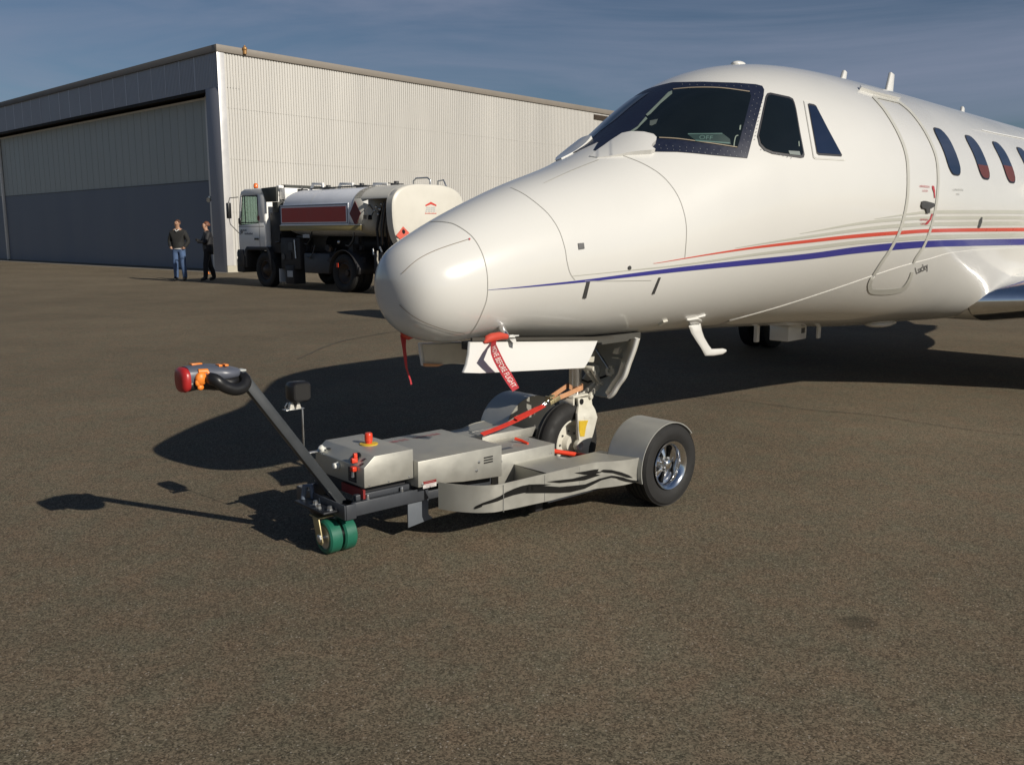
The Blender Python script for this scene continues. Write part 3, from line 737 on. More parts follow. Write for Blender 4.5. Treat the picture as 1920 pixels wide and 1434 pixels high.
# L-shaped mast under the cabin
A0 = lx(1298, 604); ya = A0.y
b = MB()
def ringL(u0, v0, u1, v1, y, th):
    p, q = pt(u0, v0, y), pt(u1, v1, y); m_ = (p + q) / 2; d = (q - p) / 2
    return [m_ + d * math.cos(t) + Vector((0, th * math.sin(t), 0)) for t in [2 * math.pi * k / 14 for k in range(14)]]
b.loft([ringL(1289, 600, 1312, 598, ya + .03, .018), ringL(1292, 613, 1314, 612, ya, .016), ringL(1296, 624, 1316, 620, ya, .012), ringL(1304, 637, 1320, 632, ya, .011), ringL(1314, 652, 1328, 646, ya, .010), ringL(1322, 667, 1334, 654, ya, .010), ringL(1338, 667, 1339, 654, ya, .010), ringL(1354, 664.5, 1355, 653, ya, .009), ringL(1360.5, 660, 1361, 655, ya, .005)])
b.build('drain_mast', WHITE, plane, smooth=50)
b = MB(); q = [lx(1287, 597), lx(1306, 594), lx(1314, 598), lx(1312, 603), lx(1292, 604)]
b.loft([[p + Vector((0, 0, 0)) for p in q], [p + Vector((0, -.012, -.012)) for p in q]]); b.build('mast_base', WHITE, plane, bevel=.003)
fdecal([(1296, 597), (1322, 589), (1322, 591), (1300, 600)], 'mast_base', WHITE, .01, 6, thick=.008)
# belly items
b = MB(); p = AF.Y(1478, 622, .1); b.cbox((p.x, p.y, p.z), (.30, .16, .12)); bb = b.build('belly_box', WHITE, plane, bevel=.01)
b = MB(); b.cbox((p.x + .08, p.y - .082, p.z + .01), (.05, .006, .04)); b.build('box_latch', DSTEEL, bb)
b = MB(); p = AF.Y(1535, 620, .0); b.cbox((p.x, p.y, p.z), (.05, .02, .12)); b.build('belly_aerial', WHITE, plane, bevel=.006)
b = MB(); p = AF.Y(1419, 621, .1); b.cbox((p.x, p.y, p.z), (.04, .03, .16)); b.build('belly_aerial', WHITE, plane, bevel=.006)
b = MB(); p = AF.Y(1650, 610, -.2); b.ball((p.x, p.y, p.z + .02), .1, 14, (2.4, 1, .35)); b.build('belly_fairing', WHITE, plane, smooth=60)

# --- nose gear bay, doors and leg
def hullz(x, y):
    i = min(range(len(XS)), key=lambda k: abs(XS[k] - x)); return (TT[i] + BB[i]) / 2 - (TT[i] - BB[i]) / 2 * math.sqrt(max(0, 1 - (y / WW[i]) ** 2))
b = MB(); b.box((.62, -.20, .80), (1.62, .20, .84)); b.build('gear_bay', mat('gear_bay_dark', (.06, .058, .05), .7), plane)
def plate(pts, d, name, m, bevel=.003):
    b = MB(); b.loft([[Vector(p) for p in pts], [Vector(p) + Vector(d) for p in pts]]); return b.build(name, m, plane, bevel=bevel)
yd = -.27
poly = [(882, 641), (960, 640.5), (1040, 640), (1121, 639), (1114, 656), (1105, 676), (1096, 690), (1040, 693), (960, 697), (900, 700), (870, 699), (876, 684), (880, 664)]
dp = [AF.Y(u, v, yd - .06 * max(0, (v - 640)) / 55) for u, v in poly]
gd = plate(dp, (0, .018, 0), 'nose_gear_door', WHITE)
dp = [AF.Y(u, v, yd + .002 - .06 * max(0, (v - 640)) / 55) for u, v in [(884, 648), (1116, 645), (1094, 684), (882, 692)]]
b = MB(); b.loft([[p + Vector((0, .018, 0)) for p in dp], [p + Vector((0, .026, 0)) for p in dp]]); b.build('door_inner_skin', GEARG, gd, bevel=.002)
# starboard door, same size, seen beyond the leg; dark gap bar under the keel
dp = [AF.Y(u, v, .27) for u, v in [(787, 643), (878, 640), (1010, 640), (1010, 690), (880, 684), (850, 682), (793, 686), (790, 668)]]
sdoor = plate(dp, (0, .018, 0), 'nose_gear_door', WHITE)
b = MB(); q = [p + Vector((0, -.004, 0)) for p in (AF.Y(790, 646, .27), AF.Y(876, 643, .27), AF.Y(872, 681, .27), AF.Y(795, 683, .27))]; b.loft([q, [p + Vector((0, -.004, 0)) for p in q]]); b.build('door_inner_skin', GEARG, sdoor)
b = MB(); q = [AF.Y(u, v, .262) for u, v in [(793, 681), (830, 683), (818, 687), (794, 687)]]; b.loft([q, [p + Vector((0, -.01, 0)) for p in q]]); b.build('door_seal', TAN, sdoor)
b = MB(); q0 = AF.Y(884, 638, -.275); q1 = AF.Y(1150, 635, -.275); b.bar(q0 + Vector((0, 0, .004)), q1 + Vector((0, 0, .004)), .012, .014); b.build('keel_gap_bar', mat('keel_gap_shade', (.055, .05, .04), .6, dirt=.3), plane)  # dark bar paints in the shade of the gap above the door

# aft door (curved pan behind the leg) in a transverse plane
xd = 1.62
def pa(u, v, dx=0): return AF.X(u, v, xd + dx)
outer = catmull([(1196, 634), (1190, 655), (1180, 682), (1172, 705), (1160, 722), (1151, 737), (1143, 744)], 4)
inner = catmull([(1112, 640), (1112, 655), (1106, 680), (1100, 700), (1090, 715), (1080, 729), (1072, 737)], 4)
b = MB()
for off, nm in ((0, 0),):
    rings = []
    for (a, c), (d, e) in zip(outer, inner):
        row = []
        for k in range(9):
            t = k / 8; dx = -.22 * (abs(2 * t - 1) ** 2.2) * (1 if t > .5 else .25) 
            row.append(pa(d + (a - d) * t, e + (c - e) * t, dx))
        rings.append(row)
    b.loft(rings, caps=False, closed=False)
ad = b.build('aft_gear_door', GEARG, plane, smooth=50); sm_ = ad.modifiers.new('thickness', 'SOLIDIFY'); sm_.thickness = .012; sm_.offset = 1
b = MB(); b.tube([pa(a - 2, c, -.235) for a, c in outer], .012, 10); b.build('door_edge', WHITE, ad, smooth=50)
b = MB(); b.tube([pa(a - 9, c - 2, -.20) for a, c in outer[8:-3]], .018, 10); b.build('door_stiffener', GEARW, ad, smooth=50)
b = MB(); q = [pa(1158, 652, -.1), pa(1168, 650, -.1), pa(1164, 664, -.1), pa(1154, 662, -.1)]; b.loft([q, [p + Vector((-.03, 0, 0)) for p in q]])
q = [pa(1153, 668, -.06), pa(1166, 669, -.06), pa(1166, 672, -.06), pa(1153, 671, -.06)]; b.loft([q, [p + Vector((-.03, 0, 0)) for p in q]]); b.build('hinge_bracket', GEARW, ad, bevel=.002)
for cu, cv in ((1117, 693), (1144, 695)):
    b = MB(); b.lathe(pa(cu, cv, -.10), (-1, -.6, .1), [(0, .026), (.016, .026), (.016, .012), (-.004, .012)], 16); b.box(pa(cu, cv, -.1) + Vector((-.008, -.02, -.03)), pa(cu, cv, -.1) + Vector((.012, .02, .03))); b.build('rod_lug', GEARW, ad, smooth=40)
b = MB(); b.cyl(pa(1118, 655, -.05), pa(1142, 692, -.12), .006, 8); b.ball(pa(1130, 674, -.08), .011, 8); b.build('door_rod', STEEL, ad, smooth=50)

# leg
NW = Vector((1.22, 0, .238)); NR = .228
cu = AF.Y(1076, 745, 0); ctp = AF.Y(1078, 640, 0)
lx0 = AF.Y(1078, 720, 0).x
b = MB(); b.cyl((lx0, 0, .50), (lx0, 0, .68), .036, 24); leg = b.build('gear_strut', CHROME, plane, smooth=40)
b = MB(); b.cyl((lx0, 0, .66), (lx0, 0, .86), .050, 24); b.lathe((lx0, 0, .655), (0, 0, 1), [(0, .03), (0, .058), (.025, .058), (.025, .03)], 24); b.bar((lx0, 0, .72), (lx0 + .14, 0, .70), .05, .06); b.build('strut_housing', GEARW, leg, bevel=.003)
b = MB()
b.box((lx0 - .075, -.052, .496), (lx0 + .055, .052, .508)); b.cyl((lx0, 0, .47), (lx0, 0, .50), .036, 20); b.box((lx0 - .075, -.052, .455), (lx0 - .062, .052, .496))
xc_ = (AF.Y(1083, 788, -.09).x + AF.Y(1119, 782, -.09).x) / 2; zc_ = AF.Y(1100, 785, -.09).z; rings = []
for k in range(17):
    a = math.pi * k / 16; hw_ = .036 - .008 * math.sin(a)
    rings.append([Vector((xc_ + dx, r * math.cos(a), zc_ + (r - .005) * math.sin(a) * .88)) for dx, r in ((-hw_, .080), (hw_, .080), (hw_, .098), (-hw_, .098))])
b.loft(rings)
for sg in (-1, 1):
    # fork blade from the yoke block down to the axle
    prof = [(AF.Y(1087, 747, -.07), AF.Y(1112, 744, -.07)), (AF.Y(1087, 762, -.07), AF.Y(1112, 758, -.07)), (AF.Y(1084, 775, -.09), AF.Y(1117, 768, -.09)), (AF.Y(1082, 788, -.09), AF.Y(1119, 782, -.09)), (AF.Y(1083, 815, -.09), AF.Y(1111, 812, -.09)), (AF.Y(1085, 838, -.09), AF.Y(1103, 836, -.09)), (AF.Y(1087, 853, -.09), AF.Y(1101, 852, -.09))]
    yy = [.05, .055, .078, .086, .088, .088, .088]
    rings = []
    for (p, q), y in zip(prof, yy):
        rings.append([Vector((p.x, sg * (y - .008), p.z)), Vector((q.x, sg * (y - .008), q.z)), Vector((q.x, sg * (y + .010), q.z)), Vector((p.x, sg * (y + .010), p.z))])
    b.loft(rings)
    b.lathe((NW.x, sg * .078, NW.z), (0, sg, 0), [(0, .012), (0, .032), (.028, .032), (.030, .018), (.016, .016), (.016, .001)], 20)
fk = b.build('gear_fork', GEARW, leg, bevel=.003)
b = MB()
b.lathe(AF.Y(1090, 753, -.062) + Vector((0, 0, 0)), (0, -1, 0), [(0, .001), (0, .017), (.003, .017), (.003, .001)], 20); b.build('fork_hole', BLACK, fk, smooth=30)
yy0 = -.1005
b = MB(); q = [AF.Y(u, v, yy0) for u, v in [(1086, 789), (1103, 788), (1099, 800), (1096, 818), (1088, 818), (1086, 805)]]; b.loft([q, [p + Vector((0, .004, 0)) for p in q]]); b.build('yellow_marking', YEL, fk)
# torque links
b = MB(); k0, k1, k2 = AF.Y(1102, 690, -.03), AF.Y(1122, 718, -.03), AF.Y(1098, 742, -.03)
for dy in (-.028, .028):
    b.bar(k0 + Vector((0, dy, 0)), k1 + Vector((0, dy * .5, 0)), .014, .022); b.bar(k1 + Vector((0, dy * .5, 0)), k2 + Vector((0, dy, 0)), .014, .024)
b.cyl(k1 + Vector((0, -.03, 0)), k1 + Vector((0, .03, 0)), .012, 12); b.cyl(k0 + Vector((0, -.045, 0)), k0 + Vector((0, .045, 0)), .014, 12); b.cyl(k2 + Vector((0, -.045, 0)), k2 + Vector((0, .045, 0)), .014, 12)
b.build('torque_link', GEARW, leg, bevel=.002)
b = MB(); b.tube([Vector((lx0 + .02, .04, .60)), Vector((lx0 + .15, .03, .55)), Vector((lx0 + .33, 0, .58))], .007, 8); b.build('brake_hose', BLACK, leg, smooth=60)
# wheel
b = MB(); rr = [(-.040, .134), (-.052, .142), (-.058, .175), (-.055, .197), (-.044, .216), (-.020, .227), (-.012, .228), (-.010, .225), (.010, .225), (.012, .228), (.020, .227), (.044, .216), (.055, .197), (.058, .175), (.052, .142), (.040, .134), (-.040, .134)]
b.lathe(NW, (0, 1, 0), rr, 64, caps=False); nt_ = b.build('nose_tyre', RUB, leg, smooth=45)
b = MB(); b.lathe(NW, (0, -1, 0), [(-.04, .02), (-.04, .135), (.044, .137), (.050, .131), (.034, .122), (.012, .098), (.014, .055), (.042, .045), (.046, .03), (.046, .002)], 48); rim = b.build('nose_rim', GEARW, leg, smooth=40)
b = MB()
for k in range(8):
    a = 2 * math.pi * k / 8; b.lathe(NW + Vector((.07 * math.cos(a), -.012, .07 * math.sin(a))), (0, -1, 0), [(0, .006), (.008, .006), (.008, .001)], 6)
b.build('rim_bolts', DSTEEL, rim)

# ================================================================== TUG
TA = R(48.5)
_P = ground(632, 1032); _n = Vector((math.cos(TA), -math.sin(TA), 0))
TF = Frame(_P - _n * .09, (math.sin(TA), math.cos(TA)))
tug = thing('aircraft_tug', 'silver walk-behind aircraft tug with raised tiller arm, gripping the jet nose wheel', 'aircraft tug', TF)
TEYE = TF.eye()
def edgebox(name, a, c, m, bevel=.004, parent=tug):
    b = MB(); b.box(a, c); return b.build(name, m, parent, bevel=bevel, seg=2)
# frame
b = MB()
for sg in (-1, 1):
    b.box((.02, sg * .205 - (.02 if sg > 0 else 0) - 0, .178), (.42, sg * .205 + (.02 if sg < 0 else 0), .238))
b.box((-.02, -.212, .170), (.022, .212, .180)); b.box((-.028, -.212, .172), (-.020, .212, .238)); b.box((-.02, -.214, .172), (.03, -.205, .238)); b.box((-.02, .205, .172), (.03, .214, .238))
b.box((.42, -.16, .16), (1.15, .16, .20)); b.box((.05, -.18, .236), (.40, -.155, .262)); b.box((.05, .155, .236), (.40, .18, .262))
frame = b.build('frame', GUN, tug, bevel=.003)
b = MB(); b.cyl((0, -.03, .175), (0, -.03, .198), .085, 32); b.box((-.10, -.16, .198), (.09, .10, .208)); b.build('steering_plate', mat('black_steel_plate', (.02, .022, .026), .35, .4), frame, bevel=.003)
def bolt(p, r, h, parent=frame, m=STEEL, ax=(0, 0, 1), name='bolt'):
    b = MB(); b.lathe(p, ax, [(0, r * 1.3), (h * .2, r * 1.3), (h * .22, r), (h * .9, r), (h, r * .8), (h, .0003)], 6); return b.build(name, m, parent, smooth=30)
for x, y in ((-.055, -.135), (-.015, -.14), (-.06, -.02), (-.02, .0), (-.075, -.075)): bolt((x, y, .208), .011, .018)
for x in (.10, .28): bolt((x, -.192, .238), .007, .022)
b = MB(); b.tube([(-.06, .09, .21), (-.055, .08, .27), (-.03, .07, .27), (-.02, .07, .21)], .012, 8); b.build('cable_clip', mat('blue_grey_strap', (.14, .17, .22), .5), frame, smooth=50)
# mud flap plates under the rails
for sg in (-1, 1):
    b = MB(); y = sg * .185; b.prism([(.315, .185), (.43, .185), (.43, .10), (.455, .077), (.315, .06)], lambda a, c, t: Vector((a, y + t, c)), -.004, .004); b.build('skid_plate', mat('grey_flap', (.13, .145, .165), .45, .1), frame, bevel=.001)
# control box with sloped front
def cover(name, prof, y0, y1, parent=tug, m=SILV, bevel=.004):
    b = MB(); b.prism(prof, lambda a, c, t: Vector((a, t, c)), y0, y1); return b.build(name, m, parent, bevel=bevel)
cb = cover('control_box', [(.075, .295), (.075, .385), (.13, .43), (.335, .43), (.335, .295)], -.21, .21)
b = MB(); b.box((.09, -.15, .238), (.33, .15, .294)); b.build('control_box_base', mat('box_base_black', (.03, .03, .032), .6), cb)  # near-black block between control box and frame
b = MB(); b.box((.074, -.20, .245), (.085, -.02, .285)); b.build('red_loom', DKRED, cb)
# emergency stop
b = MB(); b.lathe((.235, -.0, .4305), (0, 0, 1), [(0, .042), (.004, .042), (.005, .038), (.005, .001)], 32); es = b.build('stop_plate', YEL, cb, smooth=40)
b = MB(); b.lathe((.235, -.0, .435), (0, 0, 1), [(0, .015), (.012, .015), (.012, .0185), (.034, .0185), (.044, .018), (.049, .014), (.050, .001)], 28); b.build('stop_button', RED2, es, smooth=40)
# slope things
sl = Vector((.055, 0, .045)).normalized(); sn = Vector((-.045, 0, .055)).normalized()
def slope(y, t): return Vector((.075, y, .385)) + sl * t
def knob(p, n, r, h, m, name='push_button'):
    b = MB(); b.lathe(p, n, [(0, r * 1.3), (.003, r * 1.3), (.003, r), (h, r), (h + .003, r * .7), (h + .003, .0003)], 20); return b.build(name, m, cb, smooth=40)
knob(slope(.165, .02), sn, .013, .02, mat('white_button', (.75, .75, .7), .3))
knob(Vector((.0745, .01, .355)), (-1, 0, 0), .014, .02, mat('white_button', (.75, .75, .7), .3))
b = MB(); b.cbox(slope(.125, .035) + sn * .002, (.02, .02, .004)); b.build('label_plate', BLACK, cb)
b = MB(); b.lathe(slope(-.105, .035), sn, [(0, .027), (.006, .027), (.008, .021), (.008, .014), (.003, .012), (.003, .001)], 24); kk = b.build('charging_socket', BLACK, cb, smooth=40)
b = MB(); b.cbox(slope(-.135, .012) + sn * .018, (.030, .018, .022)); b.cbox(slope(-.125, .03) + sn * .022, (.018, .016, .030)); b.cbox(Vector((.062, -.145, .372)), (.022, .026, .022)); b.build('battery_isolator', RED2, cb, bevel=.004)
b = MB(); b.cyl(Vector((.058, -.142, .36)), Vector((.055, -.145, .335)), .003, 8); b.cyl(Vector((.058, -.150, .36)), Vector((.057, -.153, .337)), .003, 8); b.build('keys', STEEL, cb)
for (y, t) in ((-.165, .035), (-.178, .010)):
    b = MB(); 
    for k in range(2): b.cbox(slope(y - .004 * k, t + .01 * k) + sn * .0015, (.010, .014, .002))
    b.build('label_plate', BLACK, cb)
b = MB(); b.cbox((.0735, -.115, .338), (.003, .062, .062)); lp = b.build('rating_plate', mat('black_label', (.02, .02, .022), .4), cb)
b = MB()
for k in range(5): b.cbox((.0715, -.115, .361 - .011 * k), (.001, .05 - .012 * (k % 2), .004))
b.build('plate_lettering', mat('label_grey_ink', (.10, .10, .11), .5), lp)
for x in (.10, .20, .31): bolt((x, -.2105, .305), .004, .002, cb, STEEL, (0, -1, 0), 'rivet')
# main cover
mc = cover('body_cover', [(.337, .255), (.337, .376), (.835, .376), (.835, .22), (.60, .235), (.45, .255)], -.242, .242)
lc = cover('rear_cover', [(.838, .16), (.838, .318), (1.222, .318), (1.222, .19), (1.15, .16)], -.212, .212)
b = MB(); b.cbox((.40, -.2425, .272), (.075, .001, .013)); st = b.build('warning_sticker', DKRED, mc)
b = MB(); b.cbox((.40, -.2426, .256), (.075, .001, .019)); b.build('warning_sticker', mat('sticker_white', (.62, .60, .58), .5), mc)
b = MB()
for k in range(3): b.cbox((.40 - .003 * (k == 2), -.2433, .262 - .0055 * k), (.062 - .02 * (k == 1), .0006, .0016))
b.cbox((.40, -.2433, .273), (.05, .0006, .002))
b.build('sticker_lettering', mat('sticker_ink', (.25, .15, .15), .5), mc)
for k in range(3):
    b = MB(); b.cbox((.748, -.243, .330 - .0125 * k), (.055, .003, .006)); b.build('vent_slot', mat('dark_slot', (.01, .01, .01), .8), mc)
for p in ((.69, -.2425, .315), (.675, -.2425, .276), (.36, -.2425, .268)): bolt(p, .006, .004, mc, STEEL, (0, -1, 0), 'screw')
for p in ((.855, -.2125, .285), (.845, -.2125, .235), (1.19, -.2125, .272)): bolt(p, .005, .004, lc, STEEL, (0, -1, 0), 'screw')
for p in ((.90, -.10, .318), (1.10, -.02, .318), (1.03, -.09, .318), (1.18, -.06, .318)): bolt(p, .005, .004, lc, STEEL, (0, 0, 1), 'screw')
b = MB(); b.cbox((.96, -.13, .3186), (.07, .028, .001)); b.build('cover_sticker', mat('dark_sticker', (.06, .065, .08), .4), lc)
def flat_text(s, o, ex, ey, size, m, parent, name='lettering', shear=0, t=.0015):
    vv, ff = text2d(s, 0, 0, 1, 0, shear); o = Vector(o); ex = Vector(ex); ey = Vector(ey)
    b = MB(); b.add([o + ex * (a * size) - ey * (c * size) for a, c in vv], ff)
    return b.build(name, m, parent)
b = MB(); x_ = .40
for k in range(13):
    w_ = (.018, .026, .014, .024, .020)[k % 5]
    if k != 6:
        for j in range(2 if k % 3 else 1):
            o_ = j * .018; h_ = .012 if k % 3 else .030; b.add([(x_ + o_ * .3, .175 - o_ - h_, .3772), (x_ + o_ * .3 + w_, .175 - o_ - h_, .3772), (x_ + o_ * .3 + w_ - .006, .175 - o_, .3772), (x_ + o_ * .3 - .006, .175 - o_, .3772)], [(0, 1, 2, 3)])
    x_ += w_ + .008
b.build('faded_lettering', mat('faded_red_lettering', (.32, .12, .13), .5), mc)
# folded guide plates in front of the cradle
b = MB(); b.prism([(.95, .30), (1.30, .30), (1.33, .352), (.95, .352)], lambda a, c, t: Vector((a, t, c)), .045, .05); b.box((.95, .045, .348), (1.24, .16, .353)); b.build('guide_plate', SILV, lc, bevel=.002)
b = MB(); b.prism(catmull([(.98, .165), (1.0, .22), (1.10, .235), (1.2, .20), (1.24, .165)], 5), lambda a, c, t: Vector((a, c, t)), .345, .352); b.build('guide_plate', SILV, lc, bevel=.002)
# curved side skirts with shelf
path = catmull([(.405, -.300), (.43, -.37), (.475, -.440), (.53, -.490), (.60, -.515), (.80, -.517), (1.0, -.517), (1.17, -.522), (1.225, -.540), (1.28, -.570), (1.34, -.594), (1.40, -.604), (1.47, -.606)], 5)
def zt_s(x): return .283
def zb_s(x): return .158 - .012 * max(0, min(1, (x - .6) / .3)) + (.018 * max(0, min(1, (x - 1.15) / .3)))
def skirt(sg):
    b = MB(); ring = []
    for i, (x, y) in enumerate(path):
        a_, c_ = path[max(i - 1, 0)], path[min(i + 1, len(path) - 1)]; d_ = Vector((c_[0] - a_[0], sg * -(c_[1] - a_[1]), 0)).normalized(); n_ = Vector((-d_.y, d_.x, 0)) * .004 * (1 if sg < 0 else -1)
        p0 = Vector((x, sg * -y, zb_s(x))); p1 = Vector((x, sg * -y, zt_s(x))); ring.append([p0, p1, p1 + n_, p0 + n_])
    b.loft(ring); s = b.build('side_skirt', SILV, tug, smooth=30)
    # shelf behind the top edge
    b = MB(); inner = []
    sp = [(x, y) for x, y in path if x > .86]
    b.loft([[Vector((x, sg * -y, .281)), Vector((max(x, .94), sg * (.212 if x < 1.225 else .30), .256))] for x, y in sp], caps=False, closed=False)
    o = b.build('shelf', SILV, s, smooth=30)
    b = MB(); b.loft([[Vector((.865, sg * .515, .16)), Vector((.94, sg * .213, .16))], [Vector((.865, sg * .515, .280)), Vector((.94, sg * .213, .255))]], caps=False, closed=False); b.build('skirt_bulkhead', SILV, s)
    # shelf is stepped down beside the rear cover
    b = MB(); b.box((.90, min(sg * .20, sg * .50), .13), (1.46, max(sg * .20, sg * .50), .15)); b.build('under_tray', GUN, s, bevel=.002)
    return s
skR = skirt(-1); skL = skirt(1)
for x in (.605, .86, 1.09): 
    b = MB(); b.cbox((x, -.5185, .215), (.0022, .002, .125)); b.build('skirt_seam', mat('seam_grey', (.30, .30, .28), .6), skR)
SK = Surf(TF, skR)
INK = mat('black_flame_decal', (.010, .010, .010), .3)
def zz(p): return [(740 + x / 5.975, 740 + y / 5.975) for x, y in p]
def z3(p): return [(900 + x / 3.773, 600 + y / 3.773) for x, y in p]
def kdecal(poly, name='flame_decal'): 
    return sheet(SK, mesh2d(poly, step=5), name, INK, skR, .004)
kdecal(zz([(893, 1262), (915, 1240), (990, 1205), (1090, 1170), (1180, 1130), (1250, 1085), (1340, 1045), (1420, 1018), (1500, 1002), (1620, 998), (1750, 1000), (1640, 1018), (1560, 1050), (1500, 1085), (1420, 1100), (1330, 1120), (1240, 1150), (1150, 1190), (1060, 1215), (985, 1235), (975, 1252), (910, 1276), (897, 1275)]))
kdecal(z3([(470, 1142), (560, 1130), (650, 1120), (740, 1098), (800, 1082), (850, 1095), (800, 1110), (740, 1130), (640, 1142), (560, 1150)]))
kdecal(z3([(665, 1080), (740, 1068), (800, 1056), (840, 1052), (830, 1068), (860, 1075), (800, 1090), (740, 1092), (700, 1085)]))
kdecal(z3([(320, 1222), (330, 1164), (450, 1170), (560, 1178), (650, 1170), (740, 1160), (840, 1120), (930, 1098), (1010, 1110), (1060, 1130), (1000, 1122), (930, 1112), (860, 1130), (800, 1160), (740, 1190), (640, 1215), (560, 1221), (430, 1221)]))
kdecal(z3([(870, 1056), (930, 1058), (1000, 1075), (1050, 1095), (1080, 1115), (1040, 1112), (1000, 1098), (940, 1080), (880, 1075), (850, 1068)]))
kdecal(z3([(940, 1098), (1000, 1108), (1060, 1128), (1150, 1140), (1090, 1150), (1030, 1140), (980, 1125)]))
# wheels and arch fenders
WX, WZ, WR = 1.64, .213, .213
for sg in (-1, 1):
    yo, yi = sg * .645, sg * .475; yc = (yo + yi) / 2
    ax = MB(); ax.cyl((WX, 0 + sg * .30, WZ), (WX, yi, WZ), .025, 16); axle = ax.build('axle', DSTEEL, tug, smooth=40)
    ty = wheel(tug, (WX, yc, WZ), (0, 1, 0), WR, .17, .122, name='rear_tyre')
    b = MB(); b.lathe((WX, yc, WZ), (0, sg, 0), [(-.07, .124), (-.05, .110), (.00, .104), (.045, .106), (.066, .118), (.076, .127), (.080, .125), (.076, .115), (.055, .100), (.0, .098), (-.04, .098), (-.07, .124)], 56, caps=False); rim = b.build('rim', CHROME, ty, smooth=35)
    b = MB(); b.lathe((WX, yc + sg * -.02, WZ), (0, sg, 0), [(0, .10), (.004, .10), (.004, .001)], 40); b.build('brake_disc', BLACK, rim, smooth=35)
    b = MB(); b.lathe((WX, yc - sg * .01, WZ), (0, sg, 0), [(0, .045), (.03, .040), (.05, .026), (.072, .024), (.076, .018), (.078, .001)], 32); b.build('hub_cap', CHROME, rim, smooth=35)
    for k in range(5):
        a0 = 2 * math.pi * k / 5 + .25; b = MB(); rings = []
        for rr_, hw_, dy in ((.028, .26, .034), (.05, .26, .030), (.075, .30, .020), (.100, .36, .012)):
            rings.append([Vector((WX + rr_ * math.cos(a0 + t * hw_), yc + sg * (dy + .006 * (1 - abs(t))), WZ + rr_ * math.sin(a0 + t * hw_))) for t in (-1, -.6, -.2, .2, .6, 1)] + [Vector((WX + rr_ * math.cos(a0 + t * hw_), yc + sg * (dy - .014), WZ + rr_ * math.sin(a0 + t * hw_))) for t in (1, 0, -1)])
        b.loft(rings); b.build('spoke', CHROME, rim, smooth=40)
        a1 = a0 + math.pi / 5
        b = MB(); b.lathe((WX + .036 * math.cos(a1), yc + sg * .028, WZ + .036 * math.sin(a1)), (0, sg, 0), [(0, .007), (.016, .007), (.018, .001)], 6); b.build('lug_nut', STEEL, rim)
    # fender: bent sheet arch reaching in to the cradle
    b = MB(); rings = []; fr_ = WR + .014
    angs = [R(196 - 156 * k / 20) for k in range(21)]
    for a in angs: rings.append([Vector((WX + r_ * math.cos(a), y, WZ + r_ * math.sin(a) * .985)) for r_, y in ((fr_, sg * .632), (fr_, sg * .40), (fr_ - .005, sg * .40), (fr_ - .005, sg * .632))])
    b.loft(rings); fd = b.build('fender', SILV2, tug, smooth=30)
    b = MB(); pts = [Vector((WX + fr_ * math.cos(a), sg * .402, WZ + fr_ * .985 * math.sin(a))) for a in angs]
    n = len(pts); low = [Vector((p.x, p.y, .11)) for p in (pts[0], pts[-1])]
    poly = pts + [low[1], low[0]]; b.add(poly, [tuple(range(len(poly)))]); b.add([p - Vector((0, sg * .005, 0)) for p in poly], [tuple(reversed(range(len(poly))))]); b.build('inner_fender_wall', SILV, fd)
    b = MB(); b.box((1.30, min(sg * .25, sg * .41), .09), (1.85, max(sg * .25, sg * .41), .14)); b.build('cradle_rail', GUN, tug, bevel=.003)
# small bolt heads under the frame middle
b = MB(); b.box((.86, -.30, .055), (1.24, -.10, .135)); b.box((.95, -.36, .04), (1.0, -.30, .10)); b.cyl((1.0, -.28, .05), (1.0, .28, .05), .02, 12); b.build('drive_unit', mat('drive_black', (.018, .018, .02), .5), tug, bevel=.006)
# nose-wheel cradle and red gate lever
b = MB(); b.box((1.24, -.12, .05), (1.80, .12, .062)); b.box((1.24, -.13, .05), (1.252, .13, .15)); b.build('cradle_plate', GUN, tug, bevel=.002)
b = MB(); l0, l1, l2 = TF.Y(1034, 845, -.12), TF.Y(1100, 855, -.16), TF.Y(1094, 858, -.26)
b.cyl(l0, l1, .013, 14); b.tube([l1 + Vector((0, -.02, 0)), l2], .018, 12); b.build('gate_bar', RED2, tug, smooth=40)
b = MB(); b.bar(TF.Z(1046, 858, .262), TF.Z(1078, 864, .262), .012, .006); b.build('latch_strip', mat('sticker_white', (.62, .60, .58), .5), tug)
b = MB(); b.tube([TF.Z(965, 822, .34), TF.Z(978, 826, .33), TF.Z(990, 832, .32)], .008, 8); b.build('gate_bar', RED2, tug, smooth=40)

# caster: swivelled fork with twin green wheels turned sideways
CC = Vector((0, -.09, .076))
b = MB(); b.cyl((0, -.03, .160), (0, -.03, .176), .05, 24)
b.prism([(-.028, .165), (.028, .165), (.026, .06), (.012, .046), (-.012, .046), (-.026, .06)], lambda a, c, t: Vector((t, -.055 + a - (0.165 - c) * .30, c)), -.083, -.077)
b.prism([(-.028, .165), (.028, .165), (.026, .06), (.012, .046), (-.012, .046), (-.026, .06)], lambda a, c, t: Vector((t, -.055 + a - (0.165 - c) * .30, c)), .077, .083)
b.box((-.083, -.085, .158), (.083, .0, .165)); cst = b.build('caster_fork', ZINC, tug, bevel=.002)
b = MB(); b.cyl(CC + Vector((-.092, 0, 0)), CC + Vector((.092, 0, 0)), .009, 16); b.lathe(CC + Vector((-.083, 0, 0)), (-1, 0, 0), [(0, .018), (.007, .018), (.010, .012), (.010, .001)], 6); b.build('axle_bolt', STEEL, cst, smooth=40)
